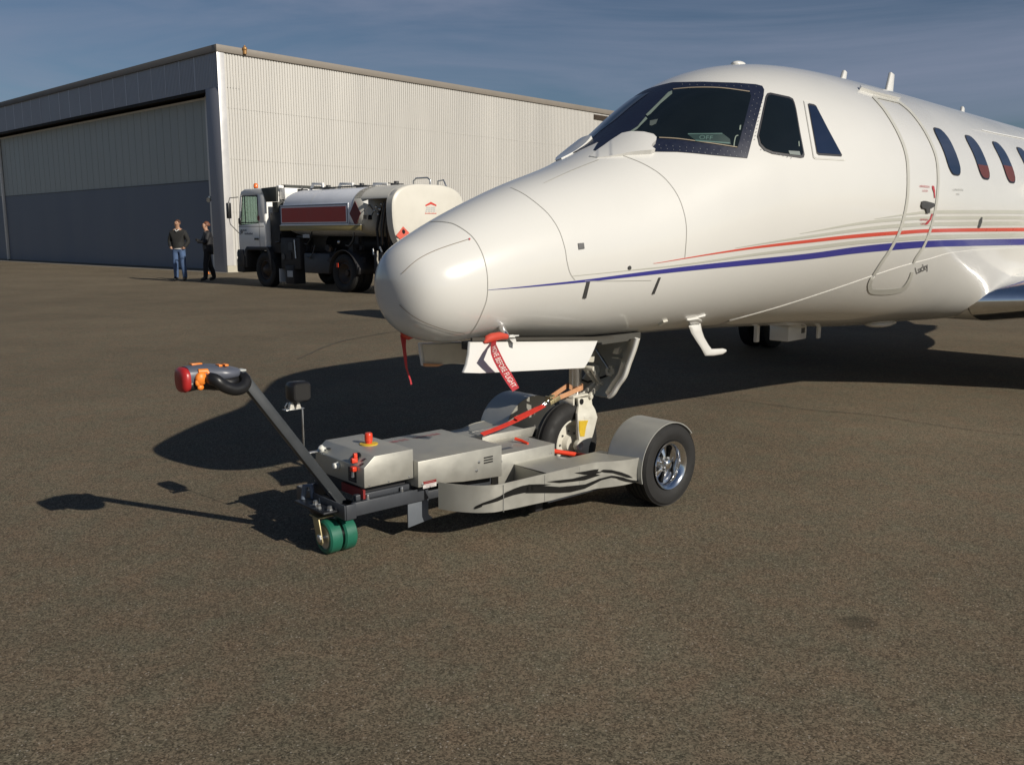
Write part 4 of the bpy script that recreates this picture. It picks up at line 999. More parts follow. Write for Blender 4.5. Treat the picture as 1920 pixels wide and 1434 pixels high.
for x in (-.037, .037):
    b = MB(); b.lathe(CC + Vector((x, 0, 0)), (1, 0, 0), [(-.030, .052), (-.031, .066), (-.024, .075), (.024, .075), (.031, .066), (.030, .052), (-.030, .052)], 44, caps=False); t_ = b.build('caster_tyre', GREEN, cst, smooth=35)
    b = MB(); b.lathe(CC + Vector((x, 0, 0)), (1, 0, 0), [(-.026, .012), (-.026, .053), (.026, .053), (.026, .012)], 30); b.build('caster_hub', STEEL, t_, smooth=35)
# tiller arm
a0 = TF.Y(636, 955, -.06); a1 = Vector((-.385, -.02, .828)); a0.x = .055; a0.z = .192
b = MB(); d = (a1 - a0).normalized(); p1 = a0; w_ = .042; side_ = Vector((0, 1, 0)); nrm = d.cross(side_).normalized()
top = a1; hz = Vector((1, 0, 0))
q = [a0 - side_ * w_ / 2 - nrm * w_ / 2, a0 + side_ * w_ / 2 - nrm * w_ / 2, a0 + side_ * w_ / 2 + nrm * w_ / 2, a0 - side_ * w_ / 2 + nrm * w_ / 2]
def toz(p, z): return p + d * ((z - p.z) / d.z)
b.loft([[toz(p, .188 + (.05 if abs(i - 1.5) < 1 else 0)) for i, p in enumerate(q)], [toz(p, .835) for p in q]]); arm = b.build('tiller_arm', mat('tiller_arm_paint', (.040, .045, .050), .4, .1, .06, 12), tug, bevel=.003)
cc = sum((toz(p, .835) for p in q), Vector()) / 4
b = MB(); b.cbox((cc.x, cc.y, .838), (.056, .046, .006)); b.build('end_cap', mat('pale_cap', (.50, .52, .50), .4), arm, bevel=.001)
# tiller head
hx = cc.x
HM = mat('tiller_grey_plastic', (.10, .11, .14), .42)
b = MB()
def hs(x, y, z, ry, rz_, n=20): return [Vector((x, y + ry * (abs(math.cos(t)) ** .7) * (1 if math.cos(t) > 0 else -1), z + rz_ * (abs(math.sin(t)) ** .7) * (1 if math.sin(t) > 0 else -1))) for t in [2 * math.pi * k / n for k in range(n)]]
b.loft([hs(hx - .0, -.01, .812, .050, .016), hs(hx - .03, -.01, .814, .088, .022), hs(hx - .07, -.01, .816, .100, .027), hs(hx - .11, -.01, .817, .092, .032), hs(hx - .16, -.01, .816, .070, .036), hs(hx - .20, -.01, .812, .056, .039), hs(hx - .238, -.01, .810, .050, .040)]); hd = b.build('tiller_head', HM, arm, smooth=50)
b = MB(); b.loft([hs(hx - .236, -.01, .800, .055, .046), hs(hx - .252, -.01, .799, .058, .050), hs(hx - .264, -.01, .798, .052, .046), hs(hx - .270, -.01, .798, .036, .034)]); b.build('belly_switch', mat('red_rubber', (.40, .022, .022), .35), hd, smooth=50)
b = MB(); b.loft([hs(hx - .0, -.01, .788, .048, .018), hs(hx - .03, -.01, .782, .086, .026), hs(hx - .07, -.01, .776, .096, .032), hs(hx - .11, -.01, .778, .088, .032), hs(hx - .15, -.01, .780, .066, .028), hs(hx - .20, -.01, .780, .052, .024), hs(hx - .236, -.01, .778, .050, .026)]); b.build('head_underside', BLACK, hd, smooth=50)
for sg in (-1, 1):
    yb = -.01 + sg * .092
    b = MB(); b.tube(catmull([(hx - .175, -.01 + sg * .05, .805), (hx - .150, yb + sg * .012, .802), (hx - .115, yb + sg * .02, .775), (hx - .065, yb + sg * .02, .757), (hx - .02, yb + sg * .012, .762), (hx + .005, yb - sg * .01, .785), (hx - .005, -.01 + sg * .045, .803)], 5), [.016] * 3 + [.025] * 25 + [.016] * 3, 12); b.build('hand_grip', BLACK, hd, smooth=60)
    b = MB(); c_ = (hx - .195, -.01 + sg * .062, .806)
    b.lathe(c_, (0, sg, 0), [(-.01, .024), (.006, .026), (.014, .020), (.016, .001)], 20); b.ball((hx - .212, -.01 + sg * .066, .792), .013, 12, (1, .6, 1.2)); b.ball((hx - .200, -.01 + sg * .064, .772), .014, 12, (1.1, .6, .8)); b.tube([(hx - .20, -.01 + sg * .05, .832), (hx - .165, -.01 + sg * .058, .832), (hx - .155, -.01 + sg * .062, .815)], .011, 10); b.build('speed_control', ORANGE, hd, smooth=50)
for k, (dx, dy) in enumerate(((.098, -.050), (.072, -.056), (.175, .015))):
    b = MB(); b.cbox((hx - dx, dy, .848 if k < 2 else .853), (.017, .036, .008) if k < 2 else (.050, .028, .006)); b.build('horn_button', ORANGE, hd, bevel=.002)
for o_ in [hd] + list(hd.children):
    for v in o_.data.vertices: v.co.x = hx + (v.co.x - hx) * .87 - .004; v.co.z += .022
# work lamp on its bracket
LB = Vector((-.017, .20, .602))
b = MB(); b.box((LB.x - .062, LB.y - .02, LB.z - .003), (LB.x + .030, LB.y + .02, LB.z)); b.box((LB.x + .027, LB.y - .006, .39), (LB.x + .030, LB.y + .006, LB.z)); b.box((.010, LB.y - .02, .385), (.08, LB.y + .005, .390)); br_ = b.build('lamp_bracket', STEEL, tug, bevel=.0008)
b = MB()
for dx in (-.028, .004):
    b.prism([(-.012, 0), (.014, 0), (.006, .03), (-.004, .03)], lambda a, c, t: LB + Vector((dx + a, t, c)), -.012, .012)
b.build('lamp_clevis', mat('pale_cast', (.62, .60, .54), .4, .3), br_, bevel=.002)
b = MB(); b.bar(LB + Vector((-.012, 0, .01)), LB + Vector((-.014, 0, .06)), .02, .012); lc0 = LB + Vector((.008, -.0, .078))
def lsec(y, k): return [lc0 + Vector((x * k, y, z * k)) for x, z in rrect(-.048, -.046, .048, .046, .022)]
b.loft([lsec(-.045, .86), lsec(-.038, .98), lsec(.0, 1.0), lsec(.03, .92), lsec(.045, .6)]); lamp = b.build('work_lamp', BLACK, br_, smooth=45)
b = MB(); b.loft([[lc0 + Vector((x, -.047, z)) for x, z in rrect(-.036, -.034, .036, .034, .014)], [lc0 + Vector((x, -.044, z)) for x, z in rrect(-.036, -.034, .036, .034, .014)]]); b.build('lamp_lens', mat('dark_lens', (.03, .03, .03), .08), lamp)
b = MB(); b.tube([LB + Vector((-.05, 0, .0)), LB + Vector((-.058, 0, .012)), LB + Vector((-.045, 0, .03))], .003, 6); b.build('lamp_lever', STEEL, br_, smooth=60)

# ------------------------------------------------------------------ tie-down strap round the gear leg
strap = thing('tie_down_strap', 'red ratchet strap with tan loop tying the jet nose leg to the tug', 'strap', TF)
s0 = Vector((.905, -.005, .378)); s1 = TF.Y(1020, 760, -.02)
def band(pts, w, t, up=(0, 1, 0)):
    b = MB(); up = Vector(up); rings = []
    for i, p in enumerate(pts):
        p = Vector(p); d = (Vector(pts[min(i + 1, len(pts) - 1)]) - Vector(pts[max(i - 1, 0)])).normalized(); a = (up - d * up.dot(d)).normalized(); n = d.cross(a)
        rings.append([p + a * w / 2 + n * t / 2, p - a * w / 2 + n * t / 2, p - a * w / 2 - n * t / 2, p + a * w / 2 - n * t / 2])
    b.loft(rings); return b
N0 = 12
band([s0 + (s1 - s0) * (k / N0) + Vector((0, 0, -.010 * math.sin(math.pi * k / N0))) for k in range(N0 + 1)], .030, .0025, (.1, 1, .35)).build('red_webbing', RED, strap, smooth=30)
band([s0 + (s1 - s0) * (.52 + .04 * k) + Vector((0, -.004, .0005)) for k in range(11)], .031, .004, (.1, 1, .35)).build('red_webbing', RED, strap, smooth=30)
s2 = TF.Y(1036, 750, -.03); s3 = TF.Y(1086, 731, -.05)
b = MB(); b.tube([s1, s1 + (s2 - s1) * .6 + Vector((0, 0, .004))], .006, 8); b.tube([s1 + Vector((0, .02, 0)), s2 + Vector((0, .02, 0))], .005, 8); b.build('hook', STEEL, strap, smooth=50)
b = MB(); dd = (s3 - s2).normalized()
for dy in (-.020, .022): b.bar(s2 + Vector((-.035, dy, -.010)), s2 + dd * .035 + Vector((0, dy, .008)), .004, .024)
b.cyl(s2 + Vector((0, -.026, 0)), s2 + Vector((0, .03, 0)), .010, 14); b.bar(s2 + Vector((-.03, -.02, .018)), s2 + Vector((-.03, .022, .018)), .012, .010); b.bar(s2 + Vector((-.03, 0, .012)), s2 + Vector((.0, 0, .028)), .03, .004); b.build('ratchet', ZINC, strap, bevel=.001)
LG = TF.L(AF.W((lx0, 0, .53)))
r_ = .044
loop = [s2 + (Vector((LG.x - .01, LG.y - r_, LG.z + .012)) - s2) * (k / 6) + Vector((0, -.006 * math.sin(math.pi * k / 6), 0)) for k in range(6)]
loop += [Vector((LG.x + r_ * math.sin(a), LG.y - r_ * math.cos(a), LG.z + .012 + .004 * a)) for a in [math.pi * k / 10 for k in range(11)]]
e_ = Vector((LG.x, LG.y + r_, LG.z + .024)); loop += [e_ + (s2 + Vector((0, .018, .012)) - e_) * (k / 6) for k in range(1, 7)]
rings = []
b = MB()
for i, p in enumerate(loop):
    d = (loop[min(i + 1, len(loop) - 1)] - loop[max(i - 1, 0)]).normalized(); up = Vector((0, 0, 1)); a = (up - d * up.dot(d)).normalized(); n = d.cross(a)
    rings.append([p + a * .013 + n * .002, p - a * .013 + n * .002, p - a * .013 - n * .002, p + a * .013 - n * .002])
b.loft(rings); b.build('tan_webbing', TAN, strap, smooth=30)

# ------------------------------------------------------------------ pitot cover streamers
def streamer(label, probe_pts, rib_pts, mirror=False):
    th = thing('warning_streamer', label, 'streamer', AF)
    b = MB(); b.tube([Vector(p) for p in probe_pts], [.006, .018, .021, .019, .013][:len(probe_pts)], 12); b.build('probe_cover', mat('red_fabric_cover', (.52, .055, .03), .7, bump=.3, bscale=120), th, smooth=60)
    rings = []
    for p, d in rib_pts:
        rings.append([Vector(p) + Vector(d) / 2, Vector(p) - Vector(d) / 2])
    b = MB(); b.loft(rings, caps=False, closed=False); rb_ = b.build('ribbon', mat('red_ribbon', (.42, .035, .045), .55, bump=.15, bscale=200), th, smooth=60)
    return th, rb_, rings
yq = yp - .075
pp = [pt(u, v, yq) for u, v in ((908, 642), (914, 636), (922, 633), (936, 630), (950, 631))]
rp = []
edge = [((922, 640), (931, 638)), ((919.5, 652), (930, 645)), ((920.5, 664), (935.5, 657)), ((925.5, 677), (942.5, 671)), ((933, 691), (949, 684)), ((941.5, 705), (957.5, 697)), ((950.5, 719), (965.5, 711)), ((961.5, 734), (973.5, 727))]
for i, (a, c) in enumerate(edge):
    yr = yq + (min(yq, -.40) - yq) * min(1, i / 2.0); p, q = pt(*a, yr - .004 * math.sin(i * 1.1)), pt(*c, yr + .004 * math.sin(i * 1.1 + 1)); rp.append(((p + q) / 2, p - q))
R1 = []
for i in range(len(rp) - 1):
    for k in range(4):
        t = k / 4; R1.append((rp[i][0].lerp(rp[i + 1][0], t), Vector(rp[i][1]).lerp(Vector(rp[i + 1][1]), t)))
R1.append((rp[-1][0], Vector(rp[-1][1])))
th1, rbn, rings = streamer('red MOVE BEFORE FLIGHT streamer hanging from the near probe under the jet nose', pp, R1)
# lettering laid along the ribbon
vv, ff = text2d('MOVE BEFORE FLIGHT', 0, 0, 1, 0, 0)
W_ = max(a for a, _ in vv); hh = .72
def ribpt(s, t):     # s 0..1 along, t 0..1 across (0 = left edge)
    x = s * (len(R1) - 1); i = min(int(x), len(R1) - 2); f = x - i
    c = R1[i][0].lerp(R1[i + 1][0], f); d = R1[i][1].lerp(R1[i + 1][1], f); return c + d * (.5 - t) + Vector((0, -.0025, 0))
b = MB(); b.add([ribpt(.15 + .80 * a / W_, .20 + .60 * (-c) / hh) for a, c in vv], ff)
b.build('ribbon_lettering', LETW, rbn)
yf = -yp + .075
pp2 = [AF.Y(u, v, yf) for u, v in ((752, 622), (757, 626), (764, 630))]
pr = []
for a, c in (((750, 628), (762, 628)), ((754, 650), (761, 650)), ((757, 672), (763, 670)), ((760, 690), (764, 690)), ((768, 712), (771, 712)), ((770, 722), (773, 720))):
    p, q = AF.Y(*a, yf), AF.Y(*c, yf); pr.append(((p + q) / 2, p - q))
pm3 = Vector((P0.x + .02, -(P0.y + .02), P0.z))
streamer('narrow red streamer on the far side of the jet nose, seen edge-on', [pp2[0], pp2[1] + Vector((0, 0, 0)), pp2[2], (pp2[2] + pm3) / 2, pm3 + Vector((0, .03, -.03))], pr)

# ================================================================== HANGAR
HF = Frame(ground(428, 511), (math.cos(R(47.6)), math.sin(R(47.6))))
hang = thing('hangar', 'long ribbed metal hangar with big grey sliding doors behind the fuel truck', 'hangar', HF)
CLAD = mat('aluminium_cladding', (.56, .545, .51), .5, .10, .05, .6, streak=True, dirt=.02)
CLADF = mat('blue_grey_cladding', (.34, .365, .41), .5, .1, .05, .6, streak=True, dirt=.15)
FASC = mat('eave_fascia', (.21, .185, .155), .6, 0, .05, 1.5, streak=True)
DOORU = mat('translucent_door_panel', (.37, .395, .375), .45, 0, .10, .7, streak=True, dirt=.2)
DOORL = mat('slate_door_panel', (.135, .158, .205), .5, 0, .06, .5, streak=True, dirt=.15)
POSTW = mat('pale_post_paint', (.75, .73, .68), .5, 0, .05, 2, streak=True)
CONC = mat('pale_concrete', (.45, .42, .34), .85, 0, .1, 3, bump=.3, bscale=40, dirt=.3)
RL, FL, HT = 46.0, 47.0, 8.04
b = MB(); P_ = .1157; n = int((RL - .25) / P_); row = []
x = .25
for k in range(n):
    row += [(x, 0), (x + P_ * .60, 0), (x + P_ * .70, .030), (x + P_ * .90, .030)]; x += P_
row.append((x, 0))
b.add([Vector((a, c, .25)) for a, c in row] + [Vector((a, c, 7.80)) for a, c in row], [(i, i + 1, i + 1 + len(row), i + len(row)) for i in range(len(row) - 1)])
b.build('side_cladding', CLAD, hang)
b = MB(); 
for zz_ in (2.2, 4.1, 5.9): b.box((.25, -.004, zz_), (RL, .003, zz_ + .012))
b.build('sheet_lap', mat('lap_line_metal', (.50, .485, .45), .6), hang)  # slightly darker than the cladding
b = MB(); b.box((-.03, -.02, .25), (.25, .02, 7.80)); b.build('corner_trim', mat('corner_trim_metal', (.66, .65, .64), .38, .3, .05, 1.5, bump=.25, bscale=2.5, bdist=.02), hang, bevel=.004)
b = MB(); b.box((-.02, -.01, 0), (RL, .10, .25)); b.build('plinth', CONC, hang)
b = MB(); b.box((-.06, -.06, 7.80), (RL, .25, HT)); b.build('eave_fascia', FASC, hang, bevel=.005)
b = MB(); b.box((-.06, .25, 7.80), (.25, FL, HT)); b.build('front_fascia', mat('front_fascia_paint', (.12, .115, .11), .6, 0, .05, 1.5), hang, bevel=.005)
b = MB(); b.box((.25, .10, 7.86), (RL, FL, 7.97)); b.build('roof', mat('roof_sheet', (.35, .34, .32), .6), hang)
b = MB(); b.box((.10, .10, 0.0), (RL, .14, 7.86)); b.box((RL - .1, .1, 0), (RL, FL, 7.86)); b.box((.1, FL - .1, 0), (RL, FL, 7.86)); b.build('inner_wall', CONC, hang)
# header over the doors
row = []; y = .02
while y < FL:
    row += [(0, y), (0, y + .06), (.018, y + .07), (.018, y + .10)]; y += .11
b = MB(); b.add([Vector((a, c, 6.60)) for a, c in row] + [Vector((a, c, 7.80)) for a, c in row], [(i, i + 1, i + 1 + len(row), i + len(row)) for i in range(len(row) - 1)])
b.build('header_cladding', CLADF, hang)
k = 1.62
jm = mat('sunlit_header_joint', (.55, .58, .63), .45, .2)  # real joints, but the pale tone paints in grazing sun on them
while k < FL:
    b = MB(); b.box((-.012, k, 6.60), (.0, k + .035, 7.80)); b.build('sunlit_header_joint', jm, hang); k += 1.12
b = MB(); b.box((.02, .02, 6.60), (.9, FL, 6.62)); b.box((.02, .03, 6.50), (.06, FL, 6.60)); b.build('door_track', mat('recess_shade_black', (.012, .012, .012), .8), hang)  # near-black colour puts in the shade of the door recess
b = MB(); b.box((.92, .1, 6.35), (.98, FL, 6.6)); b.build('track_back', mat('recess_shade_black', (.012, .012, .012), .8), hang)  # back of the recess, painted as dark as its shade
# corner pier
b = MB(); b.box((0, .06, 0), (.9, .95, 6.6)); b.build('corner_pier', mat('pier_grey', (.27, .28, .32), .5, .1, .05, 1, streak=True), hang, bevel=.01)
b = MB(); b.box((.40, .95, 0), (.9, 1.44, 6.6)); b.build('corner_pier', mat('pier_blue_grey', (.20, .235, .275), .5, .1, .05, 1, streak=True), hang, bevel=.01)
# doors
def door(y0, y1):
    b = MB(); b.box((.56, y0, 3.42), (.62, y1, 6.46)); d = b.build('door_panel', DOORU, hang)
    b = MB(); b.box((.545, y0, .06), (.62, y1, 3.41)); b.build('lower_panel', DOORL, d)
    b = MB()
    yy = y0 + .5
    while yy < y1: b.box((.553, yy, 3.44), (.5598, yy + .03, 6.42)); yy += .62
    b.build('panel_rib', mat('panel_rib_grey', (.345, .37, .35), .45), d)
    b = MB(); b.box((.53, y0, 6.40), (.60, y1, 6.47)); b.build('top_rail', POSTW, d)
    b = MB(); b.box((.50, y0 - .02, .05), (.60, y0 + .14, 6.5)); b.box((.44, y0 - .18, .05), (.56, y0 - .05, 6.55)); b.build('door_post', POSTW, d, bevel=.005)
    b = MB(); b.box((.52, y0, .0), (.64, y1, .06)); b.build('bottom_seal', BLACK, d)
    b = MB(); b.box((.535, y0, 3.39), (.56, y1, 3.43)); b.build('mid_rail', mat('mid_rail_grey', (.07, .075, .085), .5), d)
door(1.80, 23.35); door(23.60, 46.6)
b = MB(); b.box((.12, 1.22, 2.62), (.22, 1.36, 2.80)); b.lathe((.10, 1.2, 2.66), (-1, -.3, -.1), [(0, .02), (.02, .07), (.10, .09), (.10, .001)], 14); b.build('wall_lamp', STEEL, hang, smooth=40)
b = MB(); b.box((22.0, -.05, 7.45), (23.2, -.004, 7.70)); 
for k in range(4): b.box((22.02, -.08, 7.48 + k * .055), (23.18, -.05, 7.50 + k * .055))
b.build('louvre', mat('dark_louvre', (.07, .05, .035), .7), hang)
b = MB(); b.cyl((1.05, -.10, 7.84), (1.05, -.10, 7.98), .07, 14); b.ball((1.05, -.10, 8.02), .09, 14); b.cyl((1.05, -.10, 8.05), (1.05, -.10, 8.14), .03, 10); b.build('eave_lamp', mat('brass_lamp', (.40, .22, .08), .4, .4), hang, smooth=50)
b = MB(); b.add([HF.W((-.45, -.3, .004)), HF.W((.9, -.3, .004)), HF.W((.9, FL, .004)), HF.W((-.45, FL, .004))], [(0, 1, 2, 3)]); th_ = b.build('threshold_pavement', mat('threshold_concrete', (.24, .215, .175), .9, 0, .12, 2, bump=.3, bscale=60, dirt=.3)); th_['kind'] = 'structure'

# ================================================================== FUEL TRUCK
KF = Frame(ground(640, 548), (-math.sin(R(47.6)), math.cos(R(47.6))))
trk = thing('fuel_truck', 'white and silver aviation fuel truck with red side panel parked along the hangar wall', 'fuel truck', KF)
DK = mat('grimy_chassis', (.022, .021, .022), .6, .1, .2, 6, dirt=.2)
DK2 = mat('chassis_grey', (.05, .055, .065), .5, .2, .2, 6, dirt=.3)
# cab
def xz(poly, y0, y1, name, m, parent, bevel=.01):
    b = MB(); b.prism(poly, lambda a, c, t: Vector((a, t, c)), y0, y1); return b.build(name, m, parent, bevel=bevel)
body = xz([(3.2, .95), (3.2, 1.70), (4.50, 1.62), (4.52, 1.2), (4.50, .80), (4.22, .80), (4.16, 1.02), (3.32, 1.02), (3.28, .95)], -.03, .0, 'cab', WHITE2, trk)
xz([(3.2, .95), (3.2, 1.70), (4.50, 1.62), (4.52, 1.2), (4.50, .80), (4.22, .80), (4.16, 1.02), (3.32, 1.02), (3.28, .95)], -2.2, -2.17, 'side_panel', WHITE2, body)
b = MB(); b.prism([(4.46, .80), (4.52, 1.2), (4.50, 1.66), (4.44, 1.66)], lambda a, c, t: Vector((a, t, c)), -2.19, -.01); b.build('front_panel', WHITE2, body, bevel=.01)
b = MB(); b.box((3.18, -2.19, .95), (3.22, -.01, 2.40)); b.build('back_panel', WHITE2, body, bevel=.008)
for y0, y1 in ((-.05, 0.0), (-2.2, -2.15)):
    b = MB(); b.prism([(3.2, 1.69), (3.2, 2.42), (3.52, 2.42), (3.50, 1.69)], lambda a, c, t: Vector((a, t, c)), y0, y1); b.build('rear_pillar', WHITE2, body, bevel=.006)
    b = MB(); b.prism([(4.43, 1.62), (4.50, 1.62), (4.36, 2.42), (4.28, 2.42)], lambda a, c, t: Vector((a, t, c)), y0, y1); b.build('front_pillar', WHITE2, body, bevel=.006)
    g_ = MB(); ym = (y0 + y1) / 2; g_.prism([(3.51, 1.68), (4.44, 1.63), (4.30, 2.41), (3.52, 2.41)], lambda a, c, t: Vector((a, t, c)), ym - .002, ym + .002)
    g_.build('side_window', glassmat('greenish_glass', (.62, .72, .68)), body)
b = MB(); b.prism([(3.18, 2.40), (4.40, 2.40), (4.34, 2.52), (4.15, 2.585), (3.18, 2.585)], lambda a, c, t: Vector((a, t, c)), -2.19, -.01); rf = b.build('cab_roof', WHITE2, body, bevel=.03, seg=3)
b = MB(); b.add([(4.49, -.05, 1.66), (4.49, -2.15, 1.66), (4.35, -2.15, 2.40), (4.35, -.05, 2.40)], [(0, 1, 2, 3)]); b.build('windscreen', glassmat('windscreen_glass', (.68, .76, .72)), body)
b = MB()
b.box((4.11, .001, 1.70), (4.15, .008, 2.40)); b.box((3.50, .001, 1.69), (3.53, .008, 2.40)); b.box((3.50, .001, 1.68), (4.42, .008, 1.71)); b.box((3.52, .001, 2.385), (4.30, .008, 2.41)); b.build('window_seal', BLACK, body)
b = MB(); b.box((3.47, .002, .96), (3.485, .004, 1.70)); b.box((3.25, .002, 1.585), (4.5, .004, 1.60)); b.build('door_gap', mat('door_gap_grey', (.22, .22, .21), .6), body)
b = MB(); b.box((3.53, .004, 1.24), (3.70, .03, 1.29)); b.build('door_handle', BLACK, body)
b = MB(); b.box((3.45, .003, 1.75), (3.56, .006, 1.87)); b.build('cab_marking', mat('red_marking', (.35, .05, .04), .5), body)
def kf_text(s, x, z, size, m, parent, sx=1):
    vv, ff = text2d(s, 0, 0, 1, 0, 0, sx); b = MB(); b.add([Vector((x - a * size, .006, z - c * size)) for a, c in vv], ff); return b.build('door_lettering', m, parent)
GINK = mat('grey_door_ink', (.22, .23, .24), .5)
b = MB()
for x_, z_, n_ in ((4.28, 1.47, 4), (4.20, 1.38, 9)):
    for k in range(n_): b.box((x_ - .045 * k - .032, .003, z_), (x_ - .045 * k, .006, z_ + (.05, .035, .045)[k % 3]))
b.build('door_lettering', GINK, body); b = MB(); b.lathe((4.36, .003, 1.46), (0, 1, 0), [(0, .06), (.004, .06), (.004, .001)], 16); b.build('door_emblem', GINK, body)
b = MB(); b.lathe((3.62, -.42, 1.78), (.5, .1, .85), [(-.012, .18), (.012, .18), (.012, .205), (-.012, .205), (-.012, .18)], 24); b.cyl((3.62, -.42, 1.78), (3.80, -.42, 1.5), .03); b.bar((3.62, -.6, 1.78), (3.62, -.24, 1.78), .02); b.build('steering_wheel', BLACK, body, smooth=40)
for y_ in (-.45, -1.7):
    b = MB(); b.box((3.26, y_ - .25, 1.15), (3.42, y_ + .25, 1.85)); b.box((3.26, y_ - .25, 1.1), (3.75, y_ + .25, 1.25)); b.build('seat', DK2, body, bevel=.03)
b = MB(); b.box((4.2, -2.1, 1.45), (4.45, -.1, 1.66)); b.build('dashboard', DK, body, bevel=.02)
b = MB(); b.cyl((4.12, -.35, 2.585), (4.12, -.35, 2.63), .05, 16); bl = b.build('beacon_base', BLACK, body); b = MB(); b.lathe((4.12, -.35, 2.63), (0, 0, 1), [(0, .062), (.09, .058), (.12, .035), (.125, .001)], 18); b.build('beacon', mat('amber_lens', (.75, .16, .03), .2), bl, smooth=50)
b = MB(); b.cbox((4.66, .18, 2.02), (.12, .10, .42)); mr_ = b.build('mirror', BLACK, body, bevel=.02); b = MB(); b.tube([(4.45, .0, 2.38), (4.62, .16, 2.36), (4.66, .18, 2.22)], .012, 8); b.tube([(4.66, .18, 1.82), (4.63, .17, 1.66), (4.5, .06, 1.48), (4.42, .0, 1.38)], .012, 8); b.build('mirror_arm', DSTEEL, mr_, smooth=60)
b = MB(); b.cbox((4.37, .03, 1.74), (.12, .05, .16)); b.build('mirror', BLACK, body, bevel=.02)
b = MB(); b.cbox((4.66, -2.36, 2.02), (.12, .10, .42)); mr_ = b.build('mirror', BLACK, body, bevel=.02); b = MB(); b.tube([(4.45, -2.2, 2.38), (4.62, -2.34, 2.36), (4.66, -2.36, 2.22)], .012, 8); b.build('mirror_arm', DSTEEL, mr_, smooth=60)
b = MB(); b.box((4.30, -2.22, .36), (4.66, .02, .74)); b.box((4.25, -.3, .5), (4.60, .03, .98)); b.box((4.25, -2.2, .5), (4.60, -1.9, .98)); b.build('bumper', DK, trk, bevel=.04, seg=3)
b = MB(); b.box((4.58, -.28, .78), (4.64, .015, .92)); b.build('headlamp', mat('lamp_glass', (.6, .6, .58), .15), trk, bevel=.02)
b = MB(); b.prism([(4.22, .50), (4.22, .98), (4.12, 1.06), (3.10, 1.06), (2.98, .90), (2.95, .45), (3.02, .45), (3.08, .84), (3.16, .97), (4.05, .97), (4.12, .90), (4.12, .50)], lambda a, c, t: Vector((a, t, c)), -.42, .02); b.build('front_mudguard', DK, trk, bevel=.01)
# roof wind deflector / air intake behind the cab
b = MB(); b.prism([(2.62, 2.22), (3.10, 2.22), (3.30, 2.58), (2.60, 2.60)], lambda a, c, t: Vector((a, t, c)), -.06, .01); b.box((2.72, -.30, 1.95), (2.98, -.10, 2.22)); b.build('side_deflector', mat('dark_olive_panel', (.04, .042, .036), .6), trk, bevel=.01)
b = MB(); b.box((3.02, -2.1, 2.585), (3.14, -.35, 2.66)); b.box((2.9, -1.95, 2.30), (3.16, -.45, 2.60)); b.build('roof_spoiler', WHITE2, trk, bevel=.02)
b = MB(); b.box((2.95, -1.9, 2.602), (3.12, -.5, 2.68)); b.build('roof_vent', mat('dark_olive_panel', (.04, .042, .036), .6), trk, bevel=.01)
for i in range(3):
    b = MB(); b.cyl((2.75 + .12 * i, -.18 - .05 * i, 1.1), (2.75 + .12 * i, -.18 - .05 * i, 2.1), .05 - .01 * i, 12); b.build('intake_pipe', DK2 if i else mat('bluish_pipe', (.04, .07, .14), .4), trk, smooth=40)
b = MB(); b.box((2.62, -1.9, .9), (3.12, -.1, 1.95)); b.build('engine_pack', DK, trk, bevel=.02)
# tank
def tsec(x, sy, sz, cz=1.93, e=2.9, n=56, hy=1.12, hz=.60):
    out = []
    for k in range(n):
        t = 2 * math.pi * k / n; c, s_ = math.cos(t), math.sin(t)
        out.append(Vector((x, -1.125 + hy * sy * abs(c) ** (2 / e) * (1 if c > 0 else -1), cz + hz * sz * abs(s_) ** (2 / e) * (1 if s_ > 0 else -1))))
    return out
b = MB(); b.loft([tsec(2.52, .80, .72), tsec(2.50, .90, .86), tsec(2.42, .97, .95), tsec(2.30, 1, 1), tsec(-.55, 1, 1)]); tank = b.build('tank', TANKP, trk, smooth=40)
b = MB(); b.loft([tsec(-.55, 1.012, 1.015), tsec(-.80, 1.012, 1.015), tsec(-.98, .95, .95), tsec(-1.08, .84, .84), tsec(-1.12, .6, .6)]); b.build('tank_end', mat('white_paint_sun_side', (.66, .635, .56), .38, 0, .04, 2, dirt=.08), tank, smooth=40)  # same truck white, darkened in the colour for the sunlit end
b = MB()
for x in (1.15,): b.loft([tsec(x - .01, 1.004, 1.004), tsec(x + .01, 1.004, 1.004)], caps=False)
b.build('tank_band', mat('pale_band', (.80, .80, .76), .4), tank, smooth=40)
# top sheet and rear cabinet
SUNW = mat('white_paint_sun_side', (.74, .71, .62), .38)  # truck white toned down in the colour where full sun hits
b = MB(); top = [p for p in tsec(0, 1.012, 1.015) if p.z > 2.16]; top.sort(key=lambda p: p.y)
b.loft([[Vector((x, p.y, p.z + dz)) for p in top] + [Vector((x, p.y, p.z - .02 + dz)) for p in reversed(top)] for x, dz in ((-.56, .0), (-1.0, .0), (-1.78, .0))]); cab2 = b.build('top_sheet', SUNW, trk, smooth=40)
def csec(x, k=1.0): 
    return [Vector((x, -1.125 + (p.y + 1.125) * k, (p.z if p.z > 1.8 else 1.8 - (1.8 - p.z) * 2.0 * (.94 + .06 * k)))) for p in tsec(x, 1.01 * k, 1.01 * k)]
b = MB(); b.loft([csec(-1.72, .985), csec(-1.76, 1), csec(-1.96, 1), csec(-1.985, .985), csec(-2.0, .95)]); rc = b.build('rear_cabinet', SUNW, trk, smooth=35)
b = MB(); b.box((-1.72, -2.1, 1.05), (-1.12, -.55, 2.15)); b.build('pump_bay', mat('bay_brown_black', (.03, .022, .017), .7, dirt=.3), trk, bevel=.01)
